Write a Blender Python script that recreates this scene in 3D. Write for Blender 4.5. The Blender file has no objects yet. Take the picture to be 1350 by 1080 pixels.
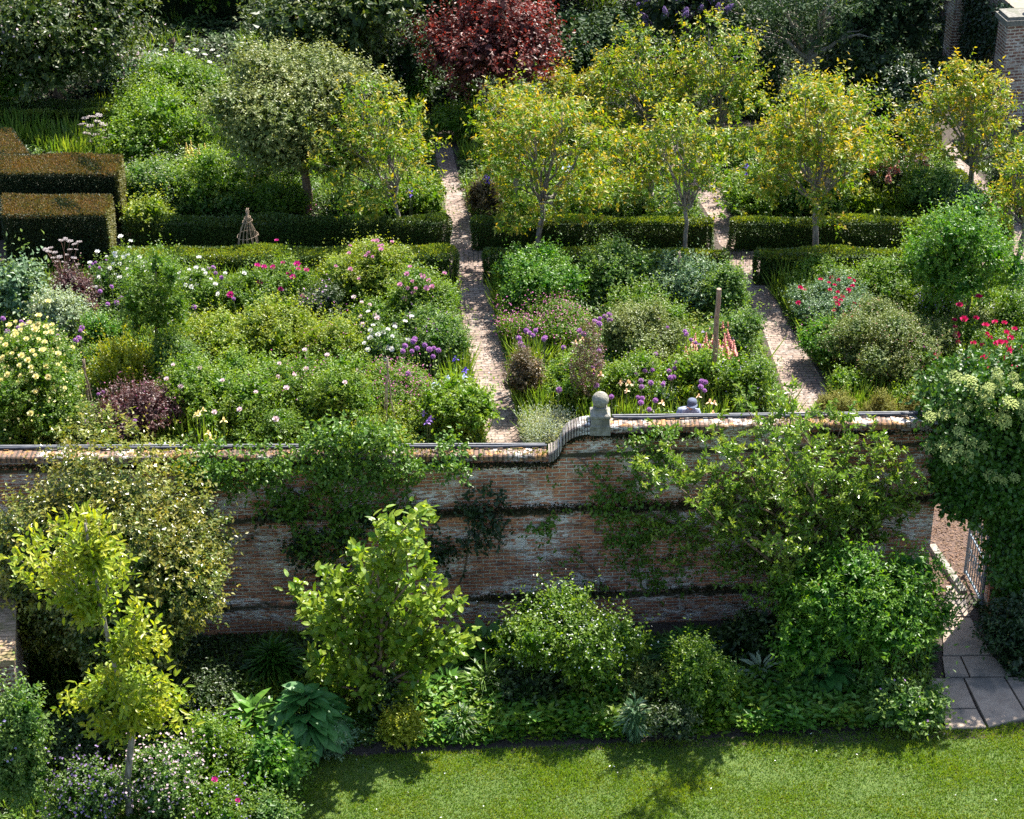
import bpy, math, random
import numpy as np
from mathutils import Vector

random.seed(5)
RS = np.random.default_rng(11)
scene = bpy.context.scene
COL = scene.collection

# ------------------------------------------------------------------ camera
F, CX, CY, CZ, PIT = 2750.0, 675.0, 540.0, 20.0, math.radians(29.0)
FW = np.array([0, math.cos(PIT), -math.sin(PIT)])
UP = np.array([0, math.sin(PIT), math.cos(PIT)])
CAM = np.array([0, 0, CZ])


def ray(px, py):
    return FW + np.array([1.0, 0, 0]) * (px - CX) / F - UP * (py - CY) / F


def G(px, py, z=0.0):
    d = ray(px, py)
    return CAM + d * ((z - CZ) / d[2])


def V(px, py, Y):
    d = ray(px, py)
    return CAM + d * (Y / d[1])


def ppm(p):
    return F / float(np.dot(np.asarray(p) - CAM, FW))


def fit(b, sd=1.0):
    x0, y0, x1, y1 = b
    cx, cy = (x0 + x1) / 2, (y0 + y1) / 2
    z = 0.4
    for _ in range(8):
        p = G(cx, cy, z)
        k = ppm(p)
        a = PIT + math.atan((cy - CY) / F)
        r = (x1 - x0) / 2 / k
        E = (y1 - y0) / 2 / k
        ry = min(r * sd, 0.75 * E / math.sin(a))
        h = 2 * math.sqrt(E * E - (ry * math.sin(a)) ** 2) / math.cos(a)
        z = h / 2
    return np.array([p[0], p[1], 0.0]), r, ry, h


cd = bpy.data.cameras.new('camera')
cam = bpy.data.objects.new('camera', cd)
COL.objects.link(cam)
cam.location = (0, 0, CZ)
cam.rotation_euler = (math.pi / 2 - PIT, 0, 0)
cd.sensor_width = 36.0
cd.lens = F / 1350 * 36.0
cd.clip_start, cd.clip_end = 0.5, 900
scene.camera = cam

# ------------------------------------------------------------------ light
SD = Vector((-0.42, -0.63, -1.0)).normalized()
w = bpy.data.worlds.new('World')
scene.world = w
w.use_nodes = True
nt = w.node_tree
sky = nt.nodes.new('ShaderNodeTexSky')
sky.sky_type = 'NISHITA'
sky.sun_disc = False
sky.sun_elevation = math.asin(-SD.z)
sky.sun_rotation = math.atan2(-SD.x, -SD.y)
bg = nt.nodes['Background']
bg.inputs['Strength'].default_value = 0.10
nt.links.new(sky.outputs[0], bg.inputs[0])
sl = bpy.data.lights.new('sun', 'SUN')
sl.energy = 5.0
sl.angle = math.radians(0.53)
sl.color = (1.0, 0.95, 0.86)
so = bpy.data.objects.new('sun', sl)
COL.objects.link(so)
so.location = (15, 40, 40)
so.rotation_euler = SD.to_track_quat('-Z', 'Y').to_euler()
vs = scene.view_settings
vs.view_transform = 'Standard'
vs.look = 'None'
vs.gamma = 1
vs.exposure = 1.78
scene.render.engine = 'CYCLES'
cy_ = scene.cycles
cy_.max_bounces = 5
cy_.diffuse_bounces = 3
cy_.glossy_bounces = 2
cy_.transmission_bounces = 4
cy_.transparent_max_bounces = 4
cy_.caustics_reflective = False
cy_.caustics_refractive = False
cy_.use_denoising = False
cy_.sample_clamp_indirect = 6

# ------------------------------------------------------------------ materials
def new_mat(name):
    m = bpy.data.materials.new(name)
    m.use_nodes = True
    t = m.node_tree
    return m, t, t.nodes['Principled BSDF'], t.nodes['Material Output']


def nd(t, typ, **kw):
    n = t.nodes.new(typ)
    for k, v in kw.items():
        setattr(n, k, v)
    return n


def mixc(t, fac, a, b, mode='MIX'):
    n = nd(t, 'ShaderNodeMix', data_type='RGBA', blend_type=mode)
    for i, v in ((0, fac), (6, a), (7, b)):
        if isinstance(v, (int, float)):
            n.inputs[i].default_value = v
        elif isinstance(v, tuple):
            n.inputs[i].default_value = (*v, 1)
        else:
            t.links.new(v, n.inputs[i])
    return n.outputs[2]


def ramp(t, src, lo, hi):
    n = nd(t, 'ShaderNodeMapRange')
    n.inputs[1].default_value = lo
    n.inputs[2].default_value = hi
    t.links.new(src, n.inputs[0])
    return n.outputs[0]


def noise(t, vec, scale, detail=3.0, rough=0.55):
    n = nd(t, 'ShaderNodeTexNoise')
    n.inputs['Scale'].default_value = scale
    n.inputs['Detail'].default_value = detail
    n.inputs['Roughness'].default_value = rough
    if vec is not None:
        t.links.new(vec, n.inputs['Vector'])
    return n.outputs['Fac']


def coords(t, scale=(1, 1, 1), out='Object', rot=(0, 0, 0)):
    c = nd(t, 'ShaderNodeTexCoord')
    m = nd(t, 'ShaderNodeMapping')
    m.inputs['Scale'].default_value = scale
    m.inputs['Rotation'].default_value = rot
    t.links.new(c.outputs[out], m.inputs[0])
    return m.outputs[0]


M = {}


def leaf(name, c0, c1, young=None, tr=0.45, rough=0.45, spec=0.38, tint=(1.4, 1.35, 0.4), blem=True):
    """two leaf colours picked per leaf, a third for the new growth at the shoot tips"""
    m, t, p, o = new_mat('leaf_' + name)
    ar = nd(t, 'ShaderNodeAttribute', attribute_name='rnd')
    aa = nd(t, 'ShaderNodeAttribute', attribute_name='age')
    c = mixc(t, ar.outputs['Fac'], c0, c1)
    if young:
        c = mixc(t, aa.outputs['Fac'], c, young)
    if blem:
        oc = coords(t)
        c = mixc(t, ramp(t, noise(t, oc, 34, 3, .7), .3, .7), mixc(t, 1.0, c, (.74, .78, .74), 'MULTIPLY'), mixc(t, 1.0, c, (1.2, 1.16, 1.15), 'MULTIPLY'))
        c = mixc(t, ramp(t, noise(t, oc, 1.7, 2), .35, .65), mixc(t, 1.0, c, (.86, .95, .9), 'MULTIPLY'), mixc(t, 1.0, c, (1.12, 1.03, .95), 'MULTIPLY'))
        c = mixc(t, ramp(t, noise(t, oc, 13, 2), .70, .76), c, (.26, .19, .06))
    t.links.new(c, p.inputs['Base Color'])
    p.inputs['Roughness'].default_value = rough
    p.inputs['Specular IOR Level'].default_value = spec
    tb = nd(t, 'ShaderNodeBsdfTranslucent')
    t.links.new(mixc(t, 1.0, c, tint, 'MULTIPLY'), tb.inputs[0])
    mx = nd(t, 'ShaderNodeMixShader')
    mx.inputs[0].default_value = tr
    t.links.new(p.outputs[0], mx.inputs[1])
    t.links.new(tb.outputs[0], mx.inputs[2])
    t.links.new(mx.outputs[0], o.inputs[0])
    M[name] = m
    return m


leaf('lime', (.10, .175, .014), (.20, .285, .028), (.31, .33, .04))
leaf('mid', (.045, .12, .008), (.11, .21, .016), (.20, .28, .028))
leaf('fresh', (.06, .15, .010), (.13, .235, .018), (.23, .31, .03))
leaf('dark', (.018, .042, .010), (.038, .07, .014), (.07, .10, .03), tr=.25)
leaf('deep', (.010, .024, .008), (.022, .042, .012), (.045, .07, .02), tr=.15, rough=.6, spec=.2)
leaf('bluedark', (.012, .036, .012), (.032, .07, .022), (.07, .11, .04), tr=.2, rough=.6, spec=.2)
leaf('cool', (.045, .125, .020), (.11, .21, .04), (.2, .28, .075))
leaf('glaucous', (.06, .13, .06), (.13, .22, .12), (.21, .29, .17), tr=.3)
leaf('olive', (.055, .10, .018), (.12, .175, .034), (.21, .23, .06), tr=.25, rough=.45, spec=.35)
leaf('greyolive', (.075, .115, .024), (.155, .20, .048), (.24, .26, .09), tr=.25, rough=.45, spec=.35)
leaf('backtree', (.024, .052, .010), (.06, .095, .02), (.15, .17, .055), tr=.3, spec=.3)
leaf('cherrygreen', (.055, .155, .010), (.155, .26, .017), (.46, .32, .033), tr=.45)
leaf('cherrygold', (.06, .155, .010), (.185, .275, .018), (.50, .29, .03), tr=.45)
leaf('silver', (.28, .32, .26), (.46, .49, .42), (.55, .57, .5), tr=.3, rough=.7, spec=.2)
leaf('bronze', (.07, .055, .025), (.12, .09, .045), (.17, .11, .06), tr=.3)
leaf('purpleleaf', (.06, .032, .035), (.12, .06, .06), (.17, .09, .09), tr=.3, tint=(1.4, .9, .8))
leaf('red', (.06, .02, .018), (.125, .038, .03), (.22, .06, .045), tr=.35, tint=(1.6, .5, .4))
leaf('cherry', (.06, .165, .010), (.17, .275, .016), (.50, .30, .03), tr=.45)
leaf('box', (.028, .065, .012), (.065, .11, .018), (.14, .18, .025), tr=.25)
leaf('boxlit', (.11, .175, .015), (.20, .265, .026), (.28, .29, .04), tr=.3)  # same box leaves, sunlight on the hedge tops painted in as lighter colour
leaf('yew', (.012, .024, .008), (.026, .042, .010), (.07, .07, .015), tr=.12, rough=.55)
leaf('yewlit', (.08, .085, .012), (.14, .13, .02), (.2, .17, .03), tr=.2, rough=.55)  # right-hand face of the yew blocks, sunlight painted into the leaf colour
leaf('yewtop', (.09, .07, .026), (.23, .12, .045), (.12, .125, .035), tr=.2, rough=.6)
leaf('evergreen', (.035, .085, .014), (.09, .145, .028), (.24, .20, .05), tr=.25, rough=.3)
leaf('evertip', (.12, .16, .02), (.22, .235, .035), (.30, .24, .045), tr=.3, rough=.3)
leaf('magnolia', (.065, .155, .012), (.16, .27, .028), (.33, .38, .045), tr=.45, rough=.38)
leaf('citron', (.13, .23, .012), (.25, .33, .02), (.40, .40, .03), tr=.45, rough=.4)
leaf('creeper', (.045, .125, .012), (.11, .205, .02), (.22, .29, .035), tr=.35)
leaf('ivy', (.010, .028, .008), (.022, .05, .013), (.035, .07, .02), tr=.15)
leaf('prunus', (.075, .17, .014), (.15, .255, .028), (.28, .34, .05), tr=.4, rough=.3)
leaf('emerald', (.03, .12, .008), (.075, .20, .016), (.17, .29, .025), tr=.4)
leaf('hydrleaf', (.02, .075, .006), (.05, .13, .012), (.12, .2, .02), tr=.3)
leaf('hosta', (.07, .18, .02), (.13, .26, .04), None, tr=.3, rough=.4)
leaf('hostablue', (.03, .11, .022), (.065, .185, .04), None, tr=.2, rough=.5)
leaf('hostadark', (.03, .10, .012), (.065, .155, .022), None, tr=.3, rough=.4)
leaf('pale', (.22, .28, .18), (.36, .42, .30), None, tr=.3)
leaf('strap', (.08, .16, .02), (.15, .24, .04), (.24, .3, .06), tr=.4, rough=.4)
leaf('ygfeather', (.17, .21, .010), (.27, .29, .014), (.32, .31, .02), tr=.35)
leaf('ground', (.03, .08, .010), (.07, .145, .017), (.14, .21, .03), tr=.3)
leaf('grassblade', (.065, .14, .005), (.16, .25, .011), (.23, .25, .035), tr=.4, rough=.5)
leaf('moss', (.13, .13, .02), (.22, .2, .03), None, tr=.2, rough=.8)


def petal(name, c0, c1, tr=.35):
    return leaf(name, c0, c1, None, tr=tr, rough=.6, spec=.25, tint=(1.1, 1.0, 1.0), blem=False)


petal('p_white', (.72, .72, .66), (.85, .85, .82))
petal('p_yellow', (.76, .66, .22), (.86, .81, .44))
petal('p_magenta', (.45, .02, .18), (.62, .05, .30))
petal('p_crimson', (.42, .01, .07), (.62, .02, .14))
petal('p_pink', (.55, .22, .38), (.72, .42, .55))
petal('p_pale', (.72, .55, .58), (.82, .70, .70))
petal('p_allium', (.36, .15, .42), (.58, .33, .62))
petal('p_alliumpale', (.36, .18, .42), (.55, .34, .58))
petal('p_lupin', (.70, .30, .27), (.82, .50, .43))
petal('p_lupiny', (.72, .58, .16), (.82, .74, .34))
petal('p_iris', (.06, .03, .34), (.14, .08, .50))
petal('p_irispale', (.42, .50, .78), (.62, .68, .86))
petal('p_irislilac', (.36, .20, .62), (.5, .34, .74))
petal('p_irispeach', (.78, .52, .30), (.86, .72, .50))
petal('p_irisyellow', (.75, .62, .22), (.86, .78, .44))
petal('p_lilac', (.20, .13, .30), (.33, .24, .44))
petal('p_campion', (.48, .10, .30), (.66, .24, .44))
petal('p_cream', (.24, .31, .07), (.44, .48, .15))
petal('p_umbel', (.36, .32, .31), (.52, .46, .45))
petal('p_cat', (.30, .24, .50), (.46, .38, .62))
petal('p_blush', (.58, .40, .46), (.74, .58, .62))


def bark(name, c0, c1, sc=18.0):
    m, t, p, o = new_mat('bark_' + name)
    v = coords(t, (1, 1, .25))
    f = ramp(t, noise(t, v, sc, 5), .35, .68)
    t.links.new(mixc(t, f, c0, c1), p.inputs['Base Color'])
    p.inputs['Roughness'].default_value = .85
    b = nd(t, 'ShaderNodeBump')
    b.inputs['Strength'].default_value = .5
    b.inputs['Distance'].default_value = .02
    t.links.new(f, b.inputs['Height'])
    t.links.new(b.outputs[0], p.inputs['Normal'])
    M[name] = m


bark('bark', (.10, .085, .065), (.30, .27, .22))
bark('barkbrown', (.07, .045, .028), (.20, .13, .08))
bark('hazel', (.16, .11, .07), (.36, .27, .19), 30)
bark('stick', (.22, .17, .12), (.42, .35, .27), 24)
bark('stemgreen', (.07, .10, .03), (.12, .15, .05), 20)
bark('stemred', (.10, .045, .03), (.2, .1, .06), 20)


def brick_mat(name, uv, c1, c2, mortar, bw, bh, ms, lich, lich_amt, moss_amt, bump=.6, orange=0.0, rot=(0, 0, 0), vary=False, bands=()):
    m, t, p, o = new_mat(name)
    if uv == 'UV':
        v = coords(t, out='UV')
    else:
        v = coords(t, rot=rot)
    nv = coords(t)
    # slightly wandering courses
    n1 = nd(t, 'ShaderNodeTexNoise')
    n1.inputs['Scale'].default_value = 1.3
    t.links.new(nv, n1.inputs['Vector'])
    vm = nd(t, 'ShaderNodeVectorMath', operation='MULTIPLY_ADD')
    vm.inputs[1].default_value = (.05, .05, .05)
    t.links.new(n1.outputs['Color'], vm.inputs[0])
    t.links.new(v, vm.inputs[2])
    b = nd(t, 'ShaderNodeTexBrick')
    t.links.new(vm.outputs[0], b.inputs['Vector'])
    b.inputs['Scale'].default_value = 1.0
    b.inputs['Brick Width'].default_value = bw
    b.inputs['Row Height'].default_value = bh
    b.inputs['Mortar Size'].default_value = ms
    b.inputs['Mortar Smooth'].default_value = .3
    b.inputs['Bias'].default_value = -.1
    b.inputs['Color1'].default_value = (*c1, 1)
    b.inputs['Color2'].default_value = (*c2, 1)
    b.inputs['Mortar'].default_value = (*mortar, 1)
    c = b.outputs['Color']
    # burnt and pale areas
    big = ramp(t, noise(t, nv, .9, 4), .35, .65)
    c = mixc(t, big, mixc(t, 1.0, c, (.62, .58, .58), 'MULTIPLY'), c)
    fine = ramp(t, noise(t, nv, 22, 4, .7), .3, .7)
    c = mixc(t, fine, mixc(t, 1.0, c, (.75, .75, .75), 'MULTIPLY'), mixc(t, 1.0, c, (1.18, 1.15, 1.1), 'MULTIPLY'))
    if vary:
        bn = noise(t, coords(t, (3.6, 3.6, 13.0)), 1.0, 2)
        c = mixc(t, ramp(t, bn, .56, .64), c, mixc(t, 1.0, c, (.52, .48, .50), 'MULTIPLY'))
        bn2 = noise(t, coords(t, (4.1, 4.1, 14.5)), 1.07, 2)
        c = mixc(t, ramp(t, bn2, .57, .66), c, (.56, .25, .12))
    if lich_amt > 0:
        sv = coords(t, (1, 1, 2.0))
        area = ramp(t, noise(t, sv, 1.05, 3), .475, .56)
        sp = ramp(t, noise(t, coords(t, (.6, .6, 2.0)), 11, 5, .75), .47, .55)
        f = nd(t, 'ShaderNodeMath', operation='MULTIPLY')
        t.links.new(area, f.inputs[0])
        t.links.new(sp, f.inputs[1])
        f2 = nd(t, 'ShaderNodeMath', operation='MULTIPLY')
        t.links.new(f.outputs[0], f2.inputs[0])
        f2.inputs[1].default_value = lich_amt
        c = mixc(t, f2.outputs[0], c, lich)
    if orange > 0:
        f = ramp(t, noise(t, nv, 6, 4, .7), .52, .62)
        f2 = nd(t, 'ShaderNodeMath', operation='MULTIPLY')
        t.links.new(f, f2.inputs[0])
        f2.inputs[1].default_value = orange
        c = mixc(t, f2.outputs[0], c, (.55, .27, .07))
    if moss_amt > 0:
        f = ramp(t, noise(t, coords(t, (.5, 1, 1.6)), 2.4, 5, .65), .56, .70)
        f2 = nd(t, 'ShaderNodeMath', operation='MULTIPLY')
        t.links.new(f, f2.inputs[0])
        f2.inputs[1].default_value = moss_amt
        c = mixc(t, f2.outputs[0], c, (.035, .038, .018))
    for zc, hw in bands:     # moss that has settled along the ledges
        sp_ = nd(t, 'ShaderNodeSeparateXYZ')
        t.links.new(nd(t, 'ShaderNodeTexCoord').outputs['Object'], sp_.inputs[0])
        m1 = nd(t, 'ShaderNodeMath', operation='SUBTRACT')
        t.links.new(sp_.outputs[2], m1.inputs[0])
        m1.inputs[1].default_value = zc
        m2 = nd(t, 'ShaderNodeMath', operation='ABSOLUTE')
        t.links.new(m1.outputs[0], m2.inputs[0])
        nz = noise(t, coords(t, (1.2, 1, 5)), 2.2, 5, .7)
        m3 = nd(t, 'ShaderNodeMath', operation='MULTIPLY_ADD')
        t.links.new(nz, m3.inputs[0])
        m3.inputs[1].default_value = -hw * 4.0
        m3.inputs[2].default_value = hw * 1.55
        m4 = nd(t, 'ShaderNodeMath', operation='ADD')
        t.links.new(m2.outputs[0], m4.inputs[0])
        t.links.new(m3.outputs[0], m4.inputs[1])
        c = mixc(t, ramp(t, m4.outputs[0], hw * .55, -hw * .1), c, (.06, .052, .025))
    t.links.new(c, p.inputs['Base Color'])
    p.inputs['Roughness'].default_value = .9
    bp = nd(t, 'ShaderNodeBump')
    bp.inputs['Strength'].default_value = bump
    bp.inputs['Distance'].default_value = .025
    inv = nd(t, 'ShaderNodeMath', operation='MULTIPLY_ADD')
    inv.inputs[1].default_value = -1.0
    t.links.new(b.outputs['Fac'], inv.inputs[0])
    t.links.new(noise(t, nv, 30, 4, .7), inv.inputs[2])
    t.links.new(inv.outputs[0], bp.inputs['Height'])
    t.links.new(bp.outputs[0], p.inputs['Normal'])
    M[name] = m
    return m


RX = (-math.pi / 2, 0, 0)
brick_mat('wall_brick', 'O', (.60, .235, .12), (.40, .15, .085), (.62, .53, .42), .225, .066, .013, (.78, .72, .64), .95, .6, bump=1.2, rot=RX, vary=True, bands=((2.18, .085), (.57, .08), (3.2, .07)))
brick_mat('far_brick', 'UV', (.24, .10, .065), (.14, .06, .05), (.5, .43, .36), .235, .085, .02, (.6, .57, .52), .5, .5)
brick_mat('coping_brick', 'UV', (.19, .115, .08), (.125, .078, .058), (.08, .065, .05), .075, .5, .014, (.66, .64, .6), .7, .5, orange=.55)
brick_mat('ramp_brick', 'UV', (.52, .46, .40), (.40, .34, .29), (.12, .1, .09), .085, .5, .016, (.7, .68, .64), .8, .2)
brick_mat('path_brick', 'UV', (.29, .215, .17), (.21, .15, .12), (.08, .062, .05), .215, .105, .014, (.42, .37, .32), .35, .25, bump=.25)


def plain(name, c0, c1, sc, rough=.9, bump=.3, dist=.02, detail=5, c2=None):
    m, t, p, o = new_mat(name)
    v = coords(t)
    f = ramp(t, noise(t, v, sc, detail, .65), .32, .68)
    c = mixc(t, f, c0, c1)
    if c2:
        c = mixc(t, ramp(t, noise(t, v, sc * .23, 4), .5, .62), c, c2)
    t.links.new(c, p.inputs['Base Color'])
    p.inputs['Roughness'].default_value = rough
    b = nd(t, 'ShaderNodeBump')
    b.inputs['Strength'].default_value = bump
    b.inputs['Distance'].default_value = dist
    t.links.new(f, b.inputs['Height'])
    t.links.new(b.outputs[0], p.inputs['Normal'])
    M[name] = m


plain('soil', (.035, .025, .018), (.075, .055, .04), 14, bump=.8, dist=.04)
plain('turf', (.035, .07, .005), (.07, .11, .009), 9, bump=.5)
plain('field', (.09, .16, .012), (.14, .2, .02), 3)
plain('mulch', (.085, .05, .035), (.17, .105, .075), 26, bump=1.0, dist=.03)
plain('slab', (.24, .18, .135), (.34, .265, .20), 7, rough=.85, bump=.3, dist=.01, c2=(.14, .12, .10))
plain('stone', (.15, .14, .11), (.29, .27, .225), 16, bump=.8, dist=.015, c2=(.12, .11, .08))
plain('lead', (.06, .065, .075), (.17, .17, .175), 14, rough=.7, bump=.2)
plain('pipe', (.03, .035, .05), (.07, .075, .09), 9, rough=.65, bump=.1)
plain('iron', (.07, .115, .15), (.13, .18, .22), 12, rough=.6, bump=.1)
plain('skin', (.50, .30, .22), (.56, .35, .26), 8, rough=.6, bump=.05)
plain('hair', (.06, .03, .015), (.13, .065, .03), 30, rough=.6)
plain('shirt', (.16, .19, .28), (.30, .33, .42), 12, rough=.85)
plain('trousers', (.05, .055, .075), (.08, .085, .11), 12, rough=.85)
plain('cap', (.06, .075, .12), (.10, .12, .17), 15, rough=.9)
plain('shoe', (.03, .022, .016), (.05, .035, .025), 15, rough=.6)

# ------------------------------------------------------------------ mesh building (everything is quads)
def unit(a):
    a = np.asarray(a, float)
    return a / np.maximum(np.linalg.norm(a, axis=-1, keepdims=True), 1e-9)


class Acc:
    def __init__(s):
        s.v, s.q, s.m, s.r, s.a, s.u = [], [], [], [], [], []
        s.n = 0

    def add(s, v, q, mat=0, rnd=.5, age=0., uv=None):
        v = np.asarray(v, np.float32).reshape(-1, 3)
        q = np.asarray(q, np.int32).reshape(-1, 4)
        s.v.append(v)
        s.q.append(q + s.n)
        s.n += len(v)
        s.m.append(np.full(len(q), mat, np.int32) if np.isscalar(mat) else np.asarray(mat, np.int32))
        s.r.append(np.broadcast_to(np.asarray(rnd, np.float32), (len(v),)))
        s.a.append(np.broadcast_to(np.asarray(age, np.float32), (len(v),)))
        s.u.append(np.zeros((len(v), 2), np.float32) if uv is None else np.asarray(uv, np.float32))

    def mesh(s, name, mats, smooth=False, uv=False):
        v = np.concatenate(s.v)
        q = np.concatenate(s.q)
        me = bpy.data.meshes.new(name)
        me.vertices.add(len(v))
        me.vertices.foreach_set('co', v.ravel())
        me.loops.add(q.size)
        me.loops.foreach_set('vertex_index', q.ravel())
        me.polygons.add(len(q))
        me.polygons.foreach_set('loop_start', np.arange(0, q.size, 4, dtype=np.int32))
        for mt in mats:
            me.materials.append(M[mt])
        if len(mats) > 1:
            me.polygons.foreach_set('material_index', np.concatenate(s.m))
        me.update(calc_edges=True)
        a = me.attributes.new('rnd', 'FLOAT', 'POINT')
        a.data.foreach_set('value', np.ascontiguousarray(np.concatenate(s.r)))
        a = me.attributes.new('age', 'FLOAT', 'POINT')
        a.data.foreach_set('value', np.ascontiguousarray(np.concatenate(s.a)))
        if uv:
            l = me.uv_layers.new(name='UVMap')
            u = np.concatenate(s.u)[q.ravel()]
            l.data.foreach_set('uv', np.ascontiguousarray(u.ravel()))
        me.polygons.foreach_set('use_smooth', np.full(len(q), smooth))
        return me

    def build(s, name, mats, parent=None, loc=(0, 0, 0), smooth=False, uv=False):
        if isinstance(mats, str):
            mats = [mats]
        o = bpy.data.objects.new(name, s.mesh(name, mats, smooth, uv))
        COL.objects.link(o)
        o.location = loc
        if parent is not None:
            o.parent = parent
        return o


def tag(o, label=None, cat=None, group=None, kind=None):
    if label:
        o['label'] = label
    if cat:
        o['category'] = cat
    if group:
        o['group'] = group
    if kind:
        o['kind'] = kind
    return o


def empty(name, loc, label, cat, group=None):
    o = bpy.data.objects.new(name, None)
    COL.objects.link(o)
    o.location = tuple(float(x) for x in loc)
    return tag(o, label, cat, group)


def child(name, mesh, parent, loc, rot=(0, 0, 0), s=1.0):
    o = bpy.data.objects.new(name, mesh)
    COL.objects.link(o)
    o.parent = parent
    o.location = tuple(float(x) for x in loc)
    o.rotation_euler = tuple(float(x) for x in rot)
    o.scale = (s, s, s) if np.isscalar(s) else s
    return o


# leaf outlines: x across, y along, z lift, bend weight
TQ = (np.array([(0, 0, 0, 0), (.5, .42, .13, .2), (0, 1, 0, 1), (-.5, .42, .13, .2)]), [(0, 1, 2, 3)])
TH = (np.array([(0, 0, 0, 0), (.40, .22, .08, .06), (.45, .62, .10, .4), (0, 1, 0, 1), (-.45, .62, .10, .4), (-.40, .22, .08, .06)]),
      [(0, 1, 2, 3), (0, 3, 4, 5)])
_r = [(0, .05), (.18, .40), (.45, .5), (.75, .36), (1, .02)]
TB = (np.array([p for t_, w_ in _r for p in ((-w_, t_, .10, t_ * t_), (0, t_, 0, t_ * t_), (w_, t_, .10, t_ * t_))]),
      [(i * 3 + j, i * 3 + j + 1, i * 3 + j + 4, i * 3 + j + 3) for i in range(4) for j in range(2)])
_s = [(0, .4), (.35, .5), (.7, .38), (1, .04)]
TS = (np.array([p for t_, w_ in _s for p in ((-w_, t_, .02, t_ * t_), (w_, t_, .02, t_ * t_))]),
      [(i * 2, i * 2 + 1, i * 2 + 3, i * 2 + 2) for i in range(3)])


def leaves(acc, P, D, N, L, W, tm=TQ, bend=0., mat=0, rnd=.5, age=0.):
    n = len(P)
    if n == 0:
        return
    D = unit(D)
    S = unit(np.cross(D, N))
    N2 = np.cross(S, D)
    L = np.broadcast_to(np.asarray(L, float), (n,))[:, None, None]
    W = np.broadcast_to(np.asarray(W, float), (n,))[:, None, None]
    B = np.broadcast_to(np.asarray(bend, float), (n,))[:, None, None]
    T, fc = tm
    k = len(T)
    x, y, z, c = (T[:, i][None, :, None] for i in range(4))
    v = P[:, None, :] + D[:, None, :] * L * y + S[:, None, :] * W * x + N2[:, None, :] * (W * z - L * B * c)
    q = (np.arange(n)[:, None, None] * k + np.array(fc)[None]).reshape(-1, 4)
    if not np.isscalar(mat):
        mat = np.repeat(np.asarray(mat), len(fc))
    acc.add(v.reshape(-1, 3), q, mat, np.repeat(np.broadcast_to(np.asarray(rnd, float), (n,)), k),
            np.repeat(np.broadcast_to(np.asarray(age, float), (n,)), k))


def tube(acc, pts, rad, k=6, mat=0, cap=True, rnd=.5):
    pts = np.asarray(pts, float)
    rad = np.broadcast_to(np.asarray(rad, float), (len(pts),)).copy()
    tg = unit(np.gradient(pts, axis=0))
    ref = np.array([0, 0, 1.]) if abs(tg[0][2]) < .8 else np.array([1., 0, 0])
    if cap:
        pts = np.vstack([pts, pts[-1] + tg[-1] * 1e-4])
        tg = np.vstack([tg, tg[-1]])
        rad = np.append(rad, 1e-4)
    a = unit(np.cross(tg, ref))
    b = np.cross(tg, a)
    th = np.linspace(0, 2 * np.pi, k, endpoint=False)
    v = pts[:, None, :] + rad[:, None, None] * (a[:, None, :] * np.cos(th)[None, :, None] + b[:, None, :] * np.sin(th)[None, :, None])
    n = len(pts)
    i, j = np.meshgrid(np.arange(n - 1), np.arange(k), indexing='ij')
    q = np.stack([i * k + j, i * k + (j + 1) % k, (i + 1) * k + (j + 1) % k, (i + 1) * k + j], -1)
    acc.add(v.reshape(-1, 3), q, mat, rnd)


def box(acc, lo, hi, mat=0, rnd=.5, div=None, jit=0.):
    lo, hi = np.asarray(lo, float), np.asarray(hi, float)
    c = np.array([(x, y, z) for x in (0, 1) for y in (0, 1) for z in (0, 1)], float)
    v = lo + (hi - lo) * c
    q = [(0, 1, 3, 2), (4, 6, 7, 5), (0, 4, 5, 1), (2, 3, 7, 6), (0, 2, 6, 4), (1, 5, 7, 3)]
    acc.add(v, q, mat, rnd)


def _cubesphere(k=4):
    vs_, qs = [], []
    g = np.linspace(-1, 1, k + 1)
    for ax in range(3):
        for sg in (-1, 1):
            o = len(vs_)
            for u in g:
                for w_ in g:
                    p = [0, 0, 0]
                    p[ax], p[(ax + 1) % 3], p[(ax + 2) % 3] = sg, math.tan(u * .785), math.tan(w_ * .785)
                    vs_.append(p)
            for i in range(k):
                for j in range(k):
                    a = o + i * (k + 1) + j
                    f = (a, a + k + 1, a + k + 2, a + 1)
                    qs.append(f if sg > 0 else f[::-1])
    return unit(np.array(vs_, float)), np.array(qs)


CSV, CSQ = _cubesphere(4)
CSV8, CSQ8 = _cubesphere(9)


def ball(acc, c, r, mat=0, jit=0., rnd=.3, fine=False):
    v, q = (CSV8, CSQ8) if fine else (CSV, CSQ)
    j = 1 + jit * np.sin(v @ np.array([5.1, 3.7, 4.3]) + RS.random() * 6)[:, None]
    acc.add(np.asarray(c) + v * np.asarray(r) * j, q, mat, rnd)


def rdir(n):
    return unit(RS.normal(size=(n, 3)))


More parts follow.
